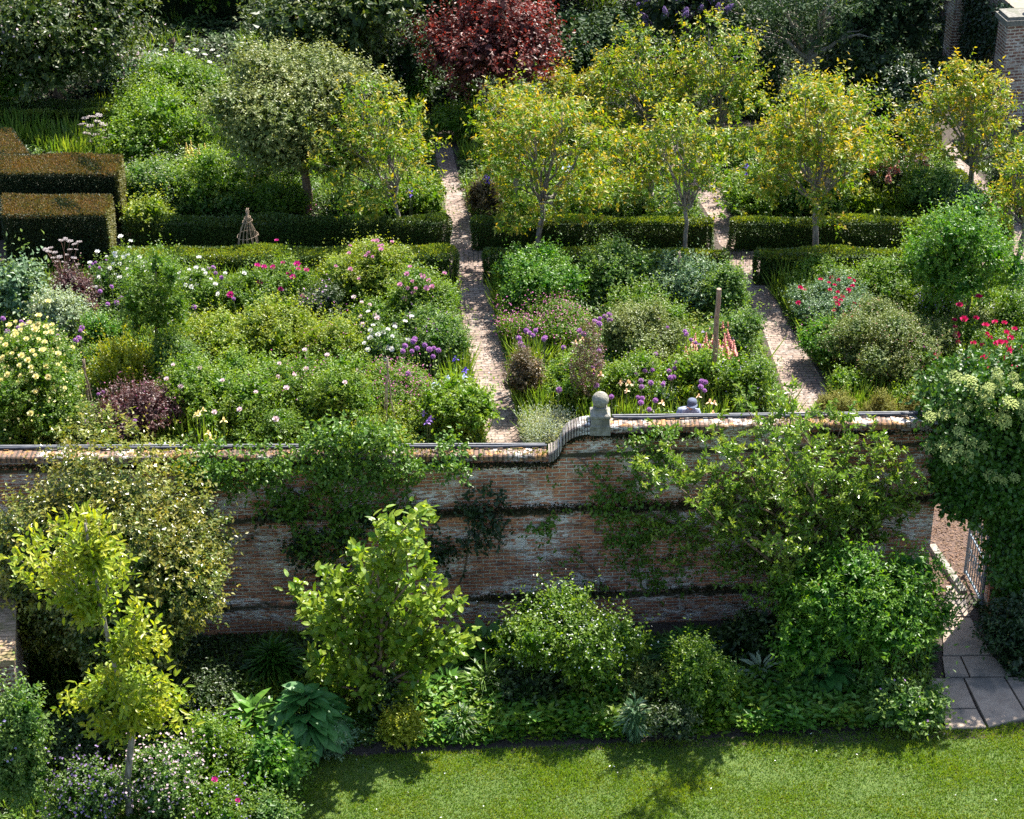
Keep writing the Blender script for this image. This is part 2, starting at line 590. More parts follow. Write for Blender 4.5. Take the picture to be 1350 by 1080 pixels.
def crown(acc, c, R, nl, L, W, lobes=9, lr=.48, per=7, tl=.16, up=.5, droop=.25, core=.55, tm=TQ, mat=0,
          zmin=.03, spread=(.62, 1.05), age_pow=1.6, topage=0., coremat=None, bend=.15, inner=.35, lobe_list=None, nup=.75, shoots=.15):
    """foliage as shoots of leaves over a union of lobes; returns shoot tips and their outward directions"""
    c, R = np.asarray(c, float), np.asarray(R, float)
    if lobe_list is None:
        d = rdir(lobes)
        lobes = int(lobes * 2.0)
        d = rdir(lobes)
        d[:, 2] = np.abs(d[:, 2]) * .9 - .3
        lc = unit(d) * (.38 + .62 * RS.random((lobes, 1)) ** .8)
        lr = lr * .68
        lc = np.vstack([[0, 0, -.05], lc])
        lrad = lr * (.75 + .55 * RS.random(len(lc)))
        lrad[0] = .56
        lc = c + lc * R
        LR = lrad[:, None] * R
    else:
        lc = np.array([x[0] for x in lobe_list], float)
        LR = np.array([x[1] for x in lobe_list], float)
    nt = max(6, int(nl / per))
    wgt = (LR[:, 0] * LR[:, 2]) * (.7 + .6 * RS.random(len(LR)))
    idx = RS.choice(len(lc), size=int(nt * 1.7), p=wgt / wgt.sum())
    u = rdir(len(idx))
    rr = spread[0] + (spread[1] - spread[0]) * np.sqrt(RS.random((len(idx), 1)))
    wob = 1 + .22 * np.sin(u @ np.array([4.1, 2.3, 3.1]) + idx * 1.7)[:, None] * np.cos(u @ np.array([-2.2, 5.0, 1.4]) + idx * .9)[:, None]
    p = lc[idx] + u * LR[idx] * rr * wob
    dd = np.full(len(p), -9.)
    for i in range(len(lc)):
        dd = np.maximum(dd, 1 - np.linalg.norm((p - lc[i]) / LR[i], axis=1))
    ok = (dd < inner) & (p[:, 2] > zmin)
    p, u, idx = p[ok][:nt], u[ok][:nt], idx[ok][:nt]
    nt = len(p)
    nrm = unit(u / R * R.mean())
    g = unit(nrm + np.array([0, 0, up]) + .45 * RS.normal(size=(nt, 3)))
    e1 = unit(np.cross(g, rdir(nt)))
    e2 = np.cross(g, e1)
    trn = RS.random(nt)
    tln = tl * (.6 + .8 * RS.random(nt))
    long_ = RS.random(nt) < shoots
    tln[long_] *= RS.uniform(1.8, 3.4, long_.sum())
    g[long_] = unit(g[long_] + np.array([0, 0, .5]))
    k = np.arange(per)
    s = (k + .6) / per
    ph = k * 2.4 + RS.random((nt, 1)) * 6.28
    rad = e1[:, None, :] * np.cos(ph)[..., None] + e2[:, None, :] * np.sin(ph)[..., None]
    P = p[:, None, :] + g[:, None, :] * (tln[:, None] * s[None])[..., None]
    D = g[:, None, :] * (.35 + .5 * s)[None, :, None] + rad * .85 - np.array([0, 0, droop]) + .25 * RS.normal(size=(nt, per, 3))
    Nn = np.array([0, 0, nup]) + .55 * nrm[:, None, :] + .5 * RS.normal(size=(nt, per, 3))
    sz = (.65 + .6 * RS.random((nt, per)))
    lt = RS.random(len(lc))[idx]
    rn = np.clip(.32 * trn[:, None] + .38 * RS.random((nt, per)) + .42 * lt[:, None] - .06, 0, 1)
    ag = np.clip((s[None] ** age_pow) * (.25 + .75 * trn[:, None]) + topage * np.clip(nrm[:, 2:3], 0, 1) * s[None], 0, 1)
    P = P.reshape(-1, 3)
    P[:, 2] = np.maximum(P[:, 2], zmin)
    leaves(acc, P, D.reshape(-1, 3), Nn.reshape(-1, 3), L * sz.ravel(), W * sz.ravel(), tm, bend, mat, rn.ravel(), ag.ravel())
    if core > 0:
        for i in range(len(lc)):
            m_ = int(min(1500, max(30, 4 * math.pi * (core * 1.1) ** 2 * LR[i][0] * LR[i][2] * 1.5 / (1.5 * L * L))))
            q_ = lc[i] + rdir(m_) * LR[i] * (core * (.7 + .6 * RS.random((m_, 1))))
            q_[:, 2] = np.maximum(q_[:, 2], zmin + .02)
            leaves(acc, q_, rdir(m_), rdir(m_) + np.array([0, 0, .6]), L * 2.0, L * 1.5, TH, .15, mat, .3 * RS.random(m_), 0)
    return p + g * tln[:, None], g


def nleaf(r, ry, h, L, W, lai):
    s = math.pi * (r + ry) * .5 * (h + .6 * r) * 1.5
    return int(min(110000, max(200, s * lai / (.5 * L * W))))


FL = {}


def flower_mesh(key, kind, mat):
    a = Acc()
    if kind == 'rose':      # a cupped bloom of overlapping petals, 5 cm across per unit .05
        for ring, (n, r, el, ln) in enumerate(((6, .012, .35, .045), (6, .009, .8, .038), (5, .005, 1.25, .028))):
            ph = np.arange(n) * 2 * np.pi / n + ring
            d = np.stack([np.cos(ph) * math.cos(el), np.sin(ph) * math.cos(el), np.full(n, math.sin(el))], 1)
            P = np.stack([np.cos(ph) * r, np.sin(ph) * r, np.full(n, .004 * ring)], 1)
            nn = np.stack([-np.cos(ph) * math.sin(el), -np.sin(ph) * math.sin(el), np.full(n, math.cos(el))], 1)
            leaves(a, P, d, nn, ln, ln * 1.05, TH, -.25, 0, RS.random(n))
    elif kind == 'allium':  # globe of small starry florets
        d = rdir(150)
        leaves(a, d * .035, unit(d + .5 * rdir(150)), rdir(150), .034, .022, TQ, 0, 0, RS.random(150))
        ball(a, (0, 0, 0), .042, 0, .1, .2)
    elif kind == 'spike':   # lupin spire, 0.45 tall
        n = 150
        z = RS.random(n) ** 1.1
        ph = RS.random(n) * 6.28
        d = np.stack([np.cos(ph), np.sin(ph), np.full(n, .5)], 1)
        P = np.stack([0 * z, 0 * z, z * .40], 1)
        leaves(a, P, d, np.stack([0 * z, 0 * z, z * 0 + 1], 1) + .4 * rdir(n), .055 * (1.15 - z), .035 * (1.15 - z), TQ, .3, 0, RS.random(n))
        tube(a, [(0, 0, -.02), (0, 0, .43)], [.012, .006], 5, 0)
    elif kind == 'iris':    # three standards and three falls
        for el, bd, o in ((1.15, -.25, 0), (.25, .55, 1.05)):
            ph = np.arange(3) * 2.094 + o
            d = np.stack([np.cos(ph) * math.cos(el), np.sin(ph) * math.cos(el), np.full(3, math.sin(el))], 1)
            nn = np.stack([-np.cos(ph) * math.sin(el), -np.sin(ph) * math.sin(el), np.full(3, math.cos(el))], 1)
            leaves(a, d * .008, d, nn, .085, .06, TB, bd, 0, RS.random(3))
    elif kind == 'umbel':   # flat-topped head of tiny flowers
        n = 110
        r = .07 * np.sqrt(RS.random(n))
        ph = RS.random(n) * 6.28
        P = np.stack([r * np.cos(ph), r * np.sin(ph), .012 * np.cos(r / .07 * 1.5) + .004 * RS.normal(size=n)], 1)
        d = rdir(n)
        d[:, 2] *= .25
        leaves(a, P, d, np.tile([0, 0, 1.], (n, 1)) + .3 * rdir(n), .022, .018, TQ, 0, 0, RS.random(n))
    elif kind == 'panicle':  # hanging cone of blossom
        n = 170
        z = RS.random(n)
        ph = RS.random(n) * 6.28
        rr = .09 * (1 - z) ** .7 * np.sqrt(RS.random(n))
        P = np.stack([rr * np.cos(ph), rr * np.sin(ph), z * .32 - .16], 1)
        leaves(a, P, rdir(n), rdir(n), .035, .03, TQ, 0, 0, RS.random(n))
        ball(a, (0, 0, -.02), (.06, .06, .13), 0, .1, .3)
    FL[key] = a.mesh(key, [mat])


for key, kind, mat in (('rose_white', 'rose', 'p_white'), ('rose_yellow', 'rose', 'p_yellow'), ('rose_magenta', 'rose', 'p_magenta'),
                       ('rose_crimson', 'rose', 'p_crimson'), ('rose_pink', 'rose', 'p_pink'), ('rose_pale', 'rose', 'p_pale'),
                       ('allium', 'allium', 'p_allium'), ('allium_pale', 'allium', 'p_alliumpale'), ('lupin', 'spike', 'p_lupin'),
                       ('lupin_yellow', 'spike', 'p_lupiny'), ('iris_violet', 'iris', 'p_iris'), ('iris_pale', 'iris', 'p_irispale'),
                       ('iris_lilac', 'iris', 'p_irislilac'), ('iris_peach', 'iris', 'p_irispeach'), ('iris_yellow', 'iris', 'p_irisyellow'),
                       ('umbel', 'umbel', 'p_umbel'), ('umbel_cream', 'umbel', 'p_cream'), ('lilac', 'panicle', 'p_lilac'), ('umbel_white', 'umbel', 'p_white')):
    flower_mesh(key, kind, mat)


def put_flowers(root, tips, dirs, n, key, s=1.0, name='flower', bias=1.0, zmin=.25, lift=.0):
    if n <= 0:
        return
    hz = tips[:, 2].max()
    sc = dirs[:, 2] * .6 - dirs[:, 1] * .7 + bias * tips[:, 2] / hz + RS.random(len(tips)) * 1.1
    order = np.argsort(-sc)
    got = []
    for i in order:
        p = tips[i]
        if all(np.linalg.norm(p - g) > .11 * s for g in got):
            got.append(p)
            d = Vector(dirs[i] + np.array([0, -.35, .7])).to_track_quat('Z', 'Y').to_euler()
            child(name, FL[key], root, p + dirs[i] * .02 + np.array([0, 0, lift]), d, s * (.75 + .5 * RS.random()))
            if len(got) >= n:
                break


def blossom(root, tips, dirs, n, mat, L=.025, zfrac=.3):
    a = Acc()
    ok = tips[:, 2] > tips[:, 2].max() * zfrac
    t_, d_ = tips[ok], dirs[ok]
    i = RS.integers(0, len(t_), n)
    P = t_[i] + .05 * RS.normal(size=(n, 3)) + d_[i] * .03
    leaves(a, P, rdir(n), np.array([0, -.4, .8]) + .6 * rdir(n), L * (.7 + .6 * RS.random(n)), L * .9, TQ, 0, 0, RS.random(n))
    return tag(a.build('blossom', mat, root), kind='stuff')


def shrub(name, cat, label, b, mat, L=.06, W=None, lai=1.5, lobes=9, fl=None, bl=None, group=None, sd=1.0, tm=TQ, tip=None, **kw):
    """a bush standing on the ground that fills the box b of the photograph (in its pixels) from where it was taken"""
    base, r, ry, h = fit(b, sd)
    W = W or L * .58
    a = Acc()
    kw.setdefault('tl', L * 2.6)
    mats = [mat]
    tips, dirs = crown(a, (0, 0, h * .5), (r * .86, ry * .86, h * .47), nleaf(r, ry, h, L, W, lai), L, W, lobes=lobes, tm=tm, **kw)
    if tip:     # shoots that stand clear of the outline
        mats.append(tip)
        tt, td = crown(a, (0, 0, h * .55), (r * 1.02, ry * 1.0, h * .52), int(nleaf(r, ry, h, L, W, lai) * .2), L, W, lobes=lobes, tm=tm, core=0, mat=1, spread=(.9, 1.08), inner=.16,
              **{k_: v_ for k_, v_ in kw.items() if k_ in ('per', 'up', 'tl')})
    o = tag(a.build(name, mats, None, base), label, cat, group)
    if fl:
        for f in (fl if isinstance(fl, list) else [fl]):
            put_flowers(o, tips, dirs, f[0], f[1], f[2] if len(f) > 2 else 1.0)
    if bl:
        blossom(o, tips, dirs, bl[0], bl[1], bl[2] if len(bl) > 2 else .025)
    return o


def limb(p0, p1, n=6, sag=.0, wob=.04):
    t_ = np.linspace(0, 1, n)[:, None]
    p = np.asarray(p0) + (np.asarray(p1) - np.asarray(p0)) * t_
    ln = np.linalg.norm(np.asarray(p1) - np.asarray(p0))
    p += np.sin(t_ * np.pi) * np.array([0, 0, sag]) * ln
    p[1:-1] += wob * ln * RS.normal(size=(n - 2, 3)) * .5
    return p


def tree(name, cat, label, basepx, b, mat, L=.09, W=.04, lai=1.0, wood='bark', tr=.07, nlimb=7, fork=.3, lr=.42, sd=.9, up=.5, droop=.35,
         core=0., group=None, fl=None, bl=None, dy=0., per=7, tl=.28, z0=None, flat=.6, lobes_extra=6, topage=.05, basez=0., age_pow=2.4, umbrella=False):
    base = G(*basepx)
    x0, y0, x1, y1 = b
    Y = base[1] + dy
    p = V((x0 + x1) / 2, (y0 + y1) / 2, Y)
    k = ppm(p)
    a_ = PIT + math.atan(((y0 + y1) / 2 - CY) / F)
    r = (x1 - x0) / 2 / k
    ry = r * sd
    E = (y1 - y0) / 2 / k
    rz = math.sqrt(max(E * E - (ry * math.sin(a_)) ** 2, (.45 * E) ** 2)) / math.cos(a_)
    c = p - base
    root = empty(name, base, label, cat, group)
    tw = Acc()
    fz = max(.25, (c[2] - rz) * .9 + rz * fork)
    tube(tw, limb((0, 0, -.05), (c[0] * .25, c[1] * .25, fz), 6, 0, .05), np.linspace(tr, tr * .75, 6), 8)
    f0 = np.array([c[0] * .25, c[1] * .25, fz])
    lob = []
    lean = (RS.uniform(-.15, .15), RS.uniform(-.15, .15), RS.choice([1.0, 1.5, 2.0]))
    for i in range(nlimb + lobes_extra):
        ph = i * 2.399 + RS.random() * .6
        q = .35 + .5 * RS.random() if i % 3 else .15
        if umbrella:
            q = math.sqrt((i + .5) / (nlimb + lobes_extra)) * .92
            q *= .78 + .42 * math.sin(ph * lean[2] + lean[0] * 9) ** 2
            e = np.array([math.cos(ph) * r * q + lean[0] * r, math.sin(ph) * ry * q + lean[1] * ry, rz * (.60 - 1.15 * q ** 1.6 + .95 * (RS.random() - .42))])
        else:
            e = np.array([math.cos(ph) * r * q * 1.05, math.sin(ph) * ry * q * 1.05, rz * (RS.random() * 1.35 - .62) * (1 - .3 * q)]) * .92
        e = c + e
        lob.append((e, np.array([r * lr, ry * lr, rz * lr * flat]) * (.75 + .5 * RS.random())))
        if i < nlimb + lobes_extra // 2:
            pl = limb(f0, e, 6, .06, .07)
            tube(tw, pl, np.linspace(tr * .5, tr * .12, 6), 6)
            for _ in range(3):
                s_ = pl[RS.integers(2, 5)]
                tube(tw, limb(s_, e + rdir(1)[0] * np.array([r, ry, rz * .6]) * lr * .8, 4, .03, .08), np.linspace(tr * .2, tr * .05, 4), 5)
    tw.build('trunk', wood, root, smooth=True)
    a = Acc()
    nl = nleaf(r, ry, rz * 2, L, W, lai)
    tips, dirs = crown(a, c, (r, ry, rz), nl, L, W, per=per, tl=tl, up=up, droop=droop, core=core, lobe_list=lob, zmin=.2, inner=.5,
                       spread=(.35, 1.1), topage=topage, age_pow=age_pow, shoots=.28 if umbrella else .12)
    o = a.build('crown', mat, root)
    if fl:
        put_flowers(root, tips, dirs, *fl)
    if bl:
        blossom(root, tips, dirs, *bl)
    return root
# ================================================================== SETTING
def sheet(name, pts, mat, z=0.0, thick=0.0):
    """flat polygon (list of ground points, even count) as a strip of quads between two edges"""
    raise NotImplementedError


def strip(name, left, right, mat, z, kind='structure', vscale=1.0):
    """a path between two edges given as photo pixels on the ground; UV in metres"""
    A = np.array([G(*p)[:2] for p in left])
    B = np.array([G(*p)[:2] for p in right])

    def res(P, n):
        d = np.r_[0, np.cumsum(np.linalg.norm(np.diff(P, axis=0), axis=1))]
        t_ = np.linspace(0, d[-1], n)
        return np.stack([np.interp(t_, d, P[:, i]) for i in (0, 1)], 1), d[-1]
    n = 40
    A, la = res(A, n)
    B, lb = res(B, n)
    a = Acc()
    ac = np.linspace(0, (la + lb) / 2, n)
    wd = np.linalg.norm(A - B, axis=1).mean()
    v = np.zeros((n, 2, 3))
    v[:, 0, :2], v[:, 1, :2] = A, B
    v[:, :, 2] = z
    uv = np.zeros((n, 2, 2))
    uv[:, 1, 0] = wd
    uv[:, :, 1] = ac[:, None]
    q = [(i * 2, i * 2 + 1, i * 2 + 3, i * 2 + 2) for i in range(n - 1)]
    a.add(v.reshape(-1, 3), q, 0, .5, 0, uv.reshape(-1, 2))
    return tag(a.build(name, mat, uv=True), kind=kind)


def quadsheet(name, corners, mat, z, kind='structure', px=True, n=1):
    P = [G(*c)[:2] if px else np.array(c, float) for c in corners]
    a = Acc()
    uv = [(p[0], p[1]) for p in P]
    a.add([(p[0], p[1], z) for p in P], [(0, 1, 2, 3)], 0, .5, 0, uv)
    return tag(a.build(name, mat, uv=True), kind=kind)


quadsheet('ground', [(-300, -40), (300, -40), (300, 600), (-300, 600)], 'soil', 0, px=False)
quadsheet('field', [(14.5, 55), (90, 55), (90, 220), (14.5, 220)], 'field', .004, px=False)
quadsheet('lawn', [tuple(G(398, 1001)[:2] + (G(392, 1080) - G(398, 1001))[:2] * 14), (40, -10), (40, 28.5), tuple(G(1420, 952)[:2])][:0] or [(-3.6, 4), (40, 4), (40, 27.2), tuple(G(398, 1001)[:2])], 'turf', .004, px=False)
P1L = [(643, 590), (630, 520), (614, 450), (606, 390), (599, 345), (592, 320), (590, 290), (584, 255), (578, 222), (572, 190)]
P1R = [(700, 590), (682, 520), (664, 450), (653, 390), (642, 345), (629, 320), (623, 290), (613, 255), (602, 222), (594, 186)]
strip('brick_path', P1L, P1R, 'path_brick', .006)
P2L = [(1044, 545), (1008, 440), (986, 390), (975, 345), (948, 322), (938, 290), (915, 255), (880, 212), (835, 165)]
P2R = [(1108, 545), (1078, 490), (1046, 440), (1020, 390), (1002, 345), (978, 322), (966, 290), (958, 262), (930, 212), (880, 165)]
strip('brick_path', P2L, P2R, 'path_brick', .006)
strip('brick_path', [(1338, 345), (1336, 305), (1300, 262), (1272, 232), (1240, 195)], [(1375, 345), (1358, 305), (1322, 262), (1290, 232), (1256, 190)], 'path_brick', .006)
# the path between the two rows of low hedges
strip('brick_path', [(120, 352), (1380, 350)], [(120, 332), (1380, 331)], 'path_brick', .010)
quadsheet('mulch', [(5.4, 29.5), (9.6, 29.6), (9.6, 34.5), (5.4, 34.5)], 'mulch', .012, px=False)


def flagstones():
    a = Acc()
    slabs = [[(1247, 793), (1273, 793), (1278, 815), (1247, 815)], [(1243, 817), (1279, 817), (1306, 865), (1243, 866)],
             [(1242, 868), (1265, 868), (1277, 894), (1246, 895)], [(1267, 868), (1308, 867), (1333, 893), (1279, 894)],
             [(1221, 898), (1269, 897), (1286, 936), (1242, 937)], [(1243, 939), (1287, 938), (1300, 962), (1246, 963)],
             [(1271, 897), (1323, 896), (1354, 948), (1303, 961)], [(1325, 896), (1375, 895), (1400, 946), (1356, 947)],
             [(1247, 775), (1268, 775), (1272, 791), (1247, 791)]]
    for s in slabs:
        P = np.array([G(*p) for p in s])
        c = P.mean(0)
        dz = RS.uniform(-.006, .006)
        top = c + (P - c) * .985
        bev = c + (P - c) * .995
        bot = P.copy()
        top[:, 2], bev[:, 2], bot[:, 2] = .045 + dz, .038 + dz, 0
        v = np.vstack([top, bev, bot])
        q = [(3, 2, 1, 0)] + [(i, (i + 1) % 4, 4 + (i + 1) % 4, 4 + i) for i in range(4)] + [(4 + i, 4 + (i + 1) % 4, 8 + (i + 1) % 4, 8 + i) for i in range(4)]
        a.add(v, q)
    tag(a.build('flagstone_path', 'slab'), kind='structure')


flagstones()


# ------------------------------------------------------------------ the brick wall across the middle
def wy(X):
    return 28.75 + .06 * X


XR0, XR1 = .58, 1.24          # where the coping sweeps up


def wz(X):
    X = np.asarray(X, float)
    lo = 3.235 - .03 * (X - .6)
    hi = 3.73 - .021 * (X - 1.4)
    s = np.clip((X - XR0) / (XR1 - XR0), 0, 1)
    s = np.where(s < .3, (s / .3) ** 2 * .34, .34 + .66 * np.sqrt(np.clip(1 - ((1 - s) / .7) ** 2, 0, 1)))
    return lo + (hi - lo) * s


def loft(acc, xs, prof, mat=0, caps=True):
    """prof(X) -> list of (dy, z) round the section"""
    S = np.array([[(x, wy(x) + d, z) for d, z in prof(x)] for x in xs])
    n, k = S.shape[:2]
    i, j = np.meshgrid(np.arange(n - 1), np.arange(k), indexing='ij')
    q = np.stack([i * k + j, (i + 1) * k + j, (i + 1) * k + (j + 1) % k, i * k + (j + 1) % k], -1).reshape(-1, 4)
    d = np.array([[p[0] for p in prof(x)] for x in xs])
    per = np.r_[0, np.cumsum(np.linalg.norm(np.diff(S[0], axis=0), axis=1))]
    uv = np.zeros((n, k, 2))
    arc = np.r_[0, np.cumsum(np.linalg.norm(np.diff(S[:, 1], axis=0), axis=1))]
    uv[:, :, 0] = arc[:, None]
    uv[:, :, 1] = per[None, :]
    acc.add(S.reshape(-1, 3), q, mat, .5, 0, uv.reshape(-1, 2))
    if caps:
        for e in (0, n - 1):
            for m_ in range(1, k // 2):
                acc.add(S[e][[m_ - 1, m_, k - 1 - m_, k - m_]], [(0, 1, 2, 3)], mat)


def body(x, z0=-.1):
    zt = float(wz(x)) - .10
    if z0 < 0:
        return [(-.15, z0), (-.15, .58), (-.06, .66), (-.06, 2.22), (0, 2.29), (0, zt), (.24, zt), (.24, 2.0), (.24, 1.5), (.24, 1.0), (.24, .5), (.24, z0)]
    return [(0, z0), (0, z0 + .3), (0, zt - .2), (0, zt), (.24, zt), (.24, zt - .2), (.24, z0 + .3), (.24, z0)]


def copeprof(x):
    zt = float(wz(x))
    return [(-.045, zt - .098), (-.045, zt - .02), (-.025, zt), (.25, zt), (.27, zt - .02), (.27, zt - .098)]


def make_wall():
    root = empty('brick_wall', (0, wy(0), 0), 'old weathered red brick garden wall with mossy ledges running behind the lawn border', 'wall')
    inv = (0, -wy(0), 0)
    a = Acc()
    xl = np.unique(np.r_[np.arange(-12, XR0, .5), np.linspace(XR0, XR1, 14), np.arange(XR1, 6.92, .5), 6.92])
    loft(a, xl, body)
    loft(a, np.linspace(8.0, 13, 12), body)
    loft(a, np.linspace(6.90, 8.02, 5), lambda x: body(x, 2.2))
    a.build('masonry', 'wall_brick', root, inv)
    c = Acc()
    for xa, xb in ((-12, XR0), (XR1, 13)):
        x = xa
        while x < xb - .03:
            x2 = min(xb, x + RS.uniform(.068, .085))
            dz, dy_ = RS.normal() * .006, RS.normal() * .007
            loft(c, [x + .004, x2 - .004], lambda q_: [(d_ + dy_, z_ + dz) for d_, z_ in copeprof(q_)])
            x = x2
    c.build('coping', 'coping_brick', root, inv, uv=True)
    c = Acc()
    n = 15
    for i in range(n):   # the bricks on edge that turn up the sweep, one by one
        x0, x1 = XR0 + (XR1 - XR0) * i / n + .006, XR0 + (XR1 - XR0) * (i + 1) / n - .006
        loft(c, [x0, x1], lambda x: [(d - .01 * (d < .1) , z + .018 + (.02 if z > float(wz(x)) - .05 else -.05)) for d, z in copeprof(x)])
    c.build('ramp_coping', 'ramp_brick', root, inv, uv=True)
    # moss that grows along the ledges and under the coping
    ms = Acc()
    for zl, dyl, amt in ((2.25, -.055, 9000), (.62, -.13, 6000), (None, -.01, 9000)):
        X = RS.uniform(-9, 6.9, amt)
        keep = (np.sin(X * 2.1 + (zl or 9)) + np.sin(X * .83 + 1) + .6 * RS.normal(size=amt)) > -.15
        X = X[keep]
        z = (wz(X) - .14 - np.abs(RS.normal(size=len(X))) * .05) if zl is None else zl + RS.normal(size=len(X)) * .05
        P = np.stack([X, wy(X) + dyl - .02 * RS.random(len(X)), z], 1)
        leaves(ms, P, np.array([0, -1, .2]) + .8 * rdir(len(X)), np.array([0, -.3, 1]) + .4 * rdir(len(X)), .04, .03, TQ, .2, 0, RS.random(len(X)) * .4)
    n = 2600
    X = RS.uniform(-9, 9, n)
    X = X[(np.sin(X * 3.1) + np.sin(X * 1.27 + 2) + RS.normal(size=n) * .5) > .5]
    X = X[(X < XR0) | (X > XR1)]
    n = len(X)
    P = np.stack([X, wy(X) + RS.uniform(-.05, .16, n), wz(X) + .004], 1)
    leaves(ms, P, rdir(n) + np.array([0, 0, .9]), rdir(n), .035, .03, TQ, .2, 1, RS.random(n))
    tag(ms.build('moss', ['wallmoss', 'moss'], root, inv), kind='stuff')
    return root


leaf('wallmoss', (.022, .024, .012), (.075, .062, .022), None, tr=.05, rough=.95, spec=.1)
WALL = make_wall()


def make_finial():
    X = 1.40
    zt = float(wz(X))
    root = empty('stone_finial', (X, wy(X) + .11, zt), 'lichen covered grey stone ball on a square pedestal where the wall steps up', 'finial')
    a = Acc()
    # turned and squared pedestal
    lev = [(-.16, .165), (.0, .165), (.02, .15), (.12, .145), (.14, .16), (.18, .16), (.21, .115), (.26, .095), (.29, .11)]
    S = []
    for z, r in lev:
        S.append([(sx * r, sy * r, z) for sx, sy in ((-1, -1), (1, -1), (1, 1), (-1, 1))])
    S.append([(0, 0, .295)] * 4)
    S = np.array(S)
    q = [(i * 4 + j, i * 4 + (j + 1) % 4, i * 4 + 4 + (j + 1) % 4, i * 4 + 4 + j) for i in range(len(S) - 1) for j in range(4)]
    a.add(S.reshape(-1, 3), q)
    a.build('pedestal', 'stone', root)
    b = Acc()
    ball(b, (0, 0, .405), .134, fine=True)
    b.build('ball', 'stone', root, smooth=True)


make_finial()


def pipe(name, label, x0, x1, dy):
    xs = np.linspace(x0, x1, 30)
    a = Acc()
    pts = np.stack([xs, wy(xs) + dy + .012 * np.sin(xs * 2.3), wz(xs) + .03 + .004 * np.sin(xs * 5)], 1)
    tube(a, pts, .024, 8)
    tag(a.build(name, 'pipe', smooth=True), label, 'pipe')
    return pts


pipe('water_pipe', 'thin dark pipe lying along the coping of the lower wall below the finial', -11, XR0 - .02, .20)
pipe('water_pipe', 'thin dark pipe lying along the coping of the higher wall beside the finial', 1.62, 8, .20)
for x0, x1, lb in ((-11, XR0 - .05, 'pale lead strip edging the back of the lower wall coping'), (1.6, 8, 'pale lead strip edging the back of the higher wall coping')):
    a = Acc()
    xs = np.linspace(x0, x1, 26)
    S = np.array([[(x, wy(x) + d, float(wz(x)) + z) for d, z in ((.25, .002), (.25, .045), (.275, .045), (.275, .002))] for x in xs])
    n, k = S.shape[:2]
    i, j = np.meshgrid(np.arange(n - 1), np.arange(k), indexing='ij')
    a.add(S.reshape(-1, 3), np.stack([i * k + j, (i + 1) * k + j, (i + 1) * k + (j + 1) % k, i * k + (j + 1) % k], -1))
    tag(a.build('lead_flashing', 'lead'), lb, 'flashing')


# the lower wall that runs towards us at the very left, its mossy top in the sun
def side_wall():
    a = Acc()
    p0, p1 = np.array([-7.93, 28.2]), np.array([-7.33, 25.0])
    off = np.array([-.42, -.05])
    for q0, q1, zt, mi in (((p0), (p1), 1.82, 0),):
        P = [q0, q1, q1 + off, q0 + off]
        v = [(x, y, z) for z in (-.05, zt) for x, y in P]
        uv = [(0, z) for z in (0, zt)] * 4
        a.add(v, [(0, 1, 5, 4), (1, 2, 6, 5), (2, 3, 7, 6), (3, 0, 4, 7), (4, 5, 6, 7)], 0, .5, 0,
              [(0, 0), (3.2, 0), (3.7, 0), (6.9, 0), (0, 1.8), (3.2, 1.8), (3.7, 1.8), (6.9, 1.8)])
    root = tag(a.build('side_wall', 'far_brick', uv=True), 'low brown brick wall end at the left edge beside the bronze evergreen', 'wall', kind='thing')
    c = Acc()
    n = 42
    for i in range(n):
        t0, t1 = i / n + .002, (i + 1) / n - .002
        dz = RS.uniform(-.008, .008)
        b0, b1 = p0 + (p1 - p0) * t0, p0 + (p1 - p0) * t1
        P = [b0 - off * .06, b1 - off * .06, b1 + off * 1.06, b0 + off * 1.06]
        v = [(x, y, z) for z in (1.823 + .0, 1.93 + dz) for x, y in P]
        c.add(v, [(0, 1, 5, 4), (1, 2, 6, 5), (2, 3, 7, 6), (3, 0, 4, 7), (4, 5, 6, 7)])
    c.build('coping', 'sidecope', root)


plain('sidecope', (.20, .13, .08), (.40, .28, .18), 12, c2=(.16, .13, .05))
side_wall()


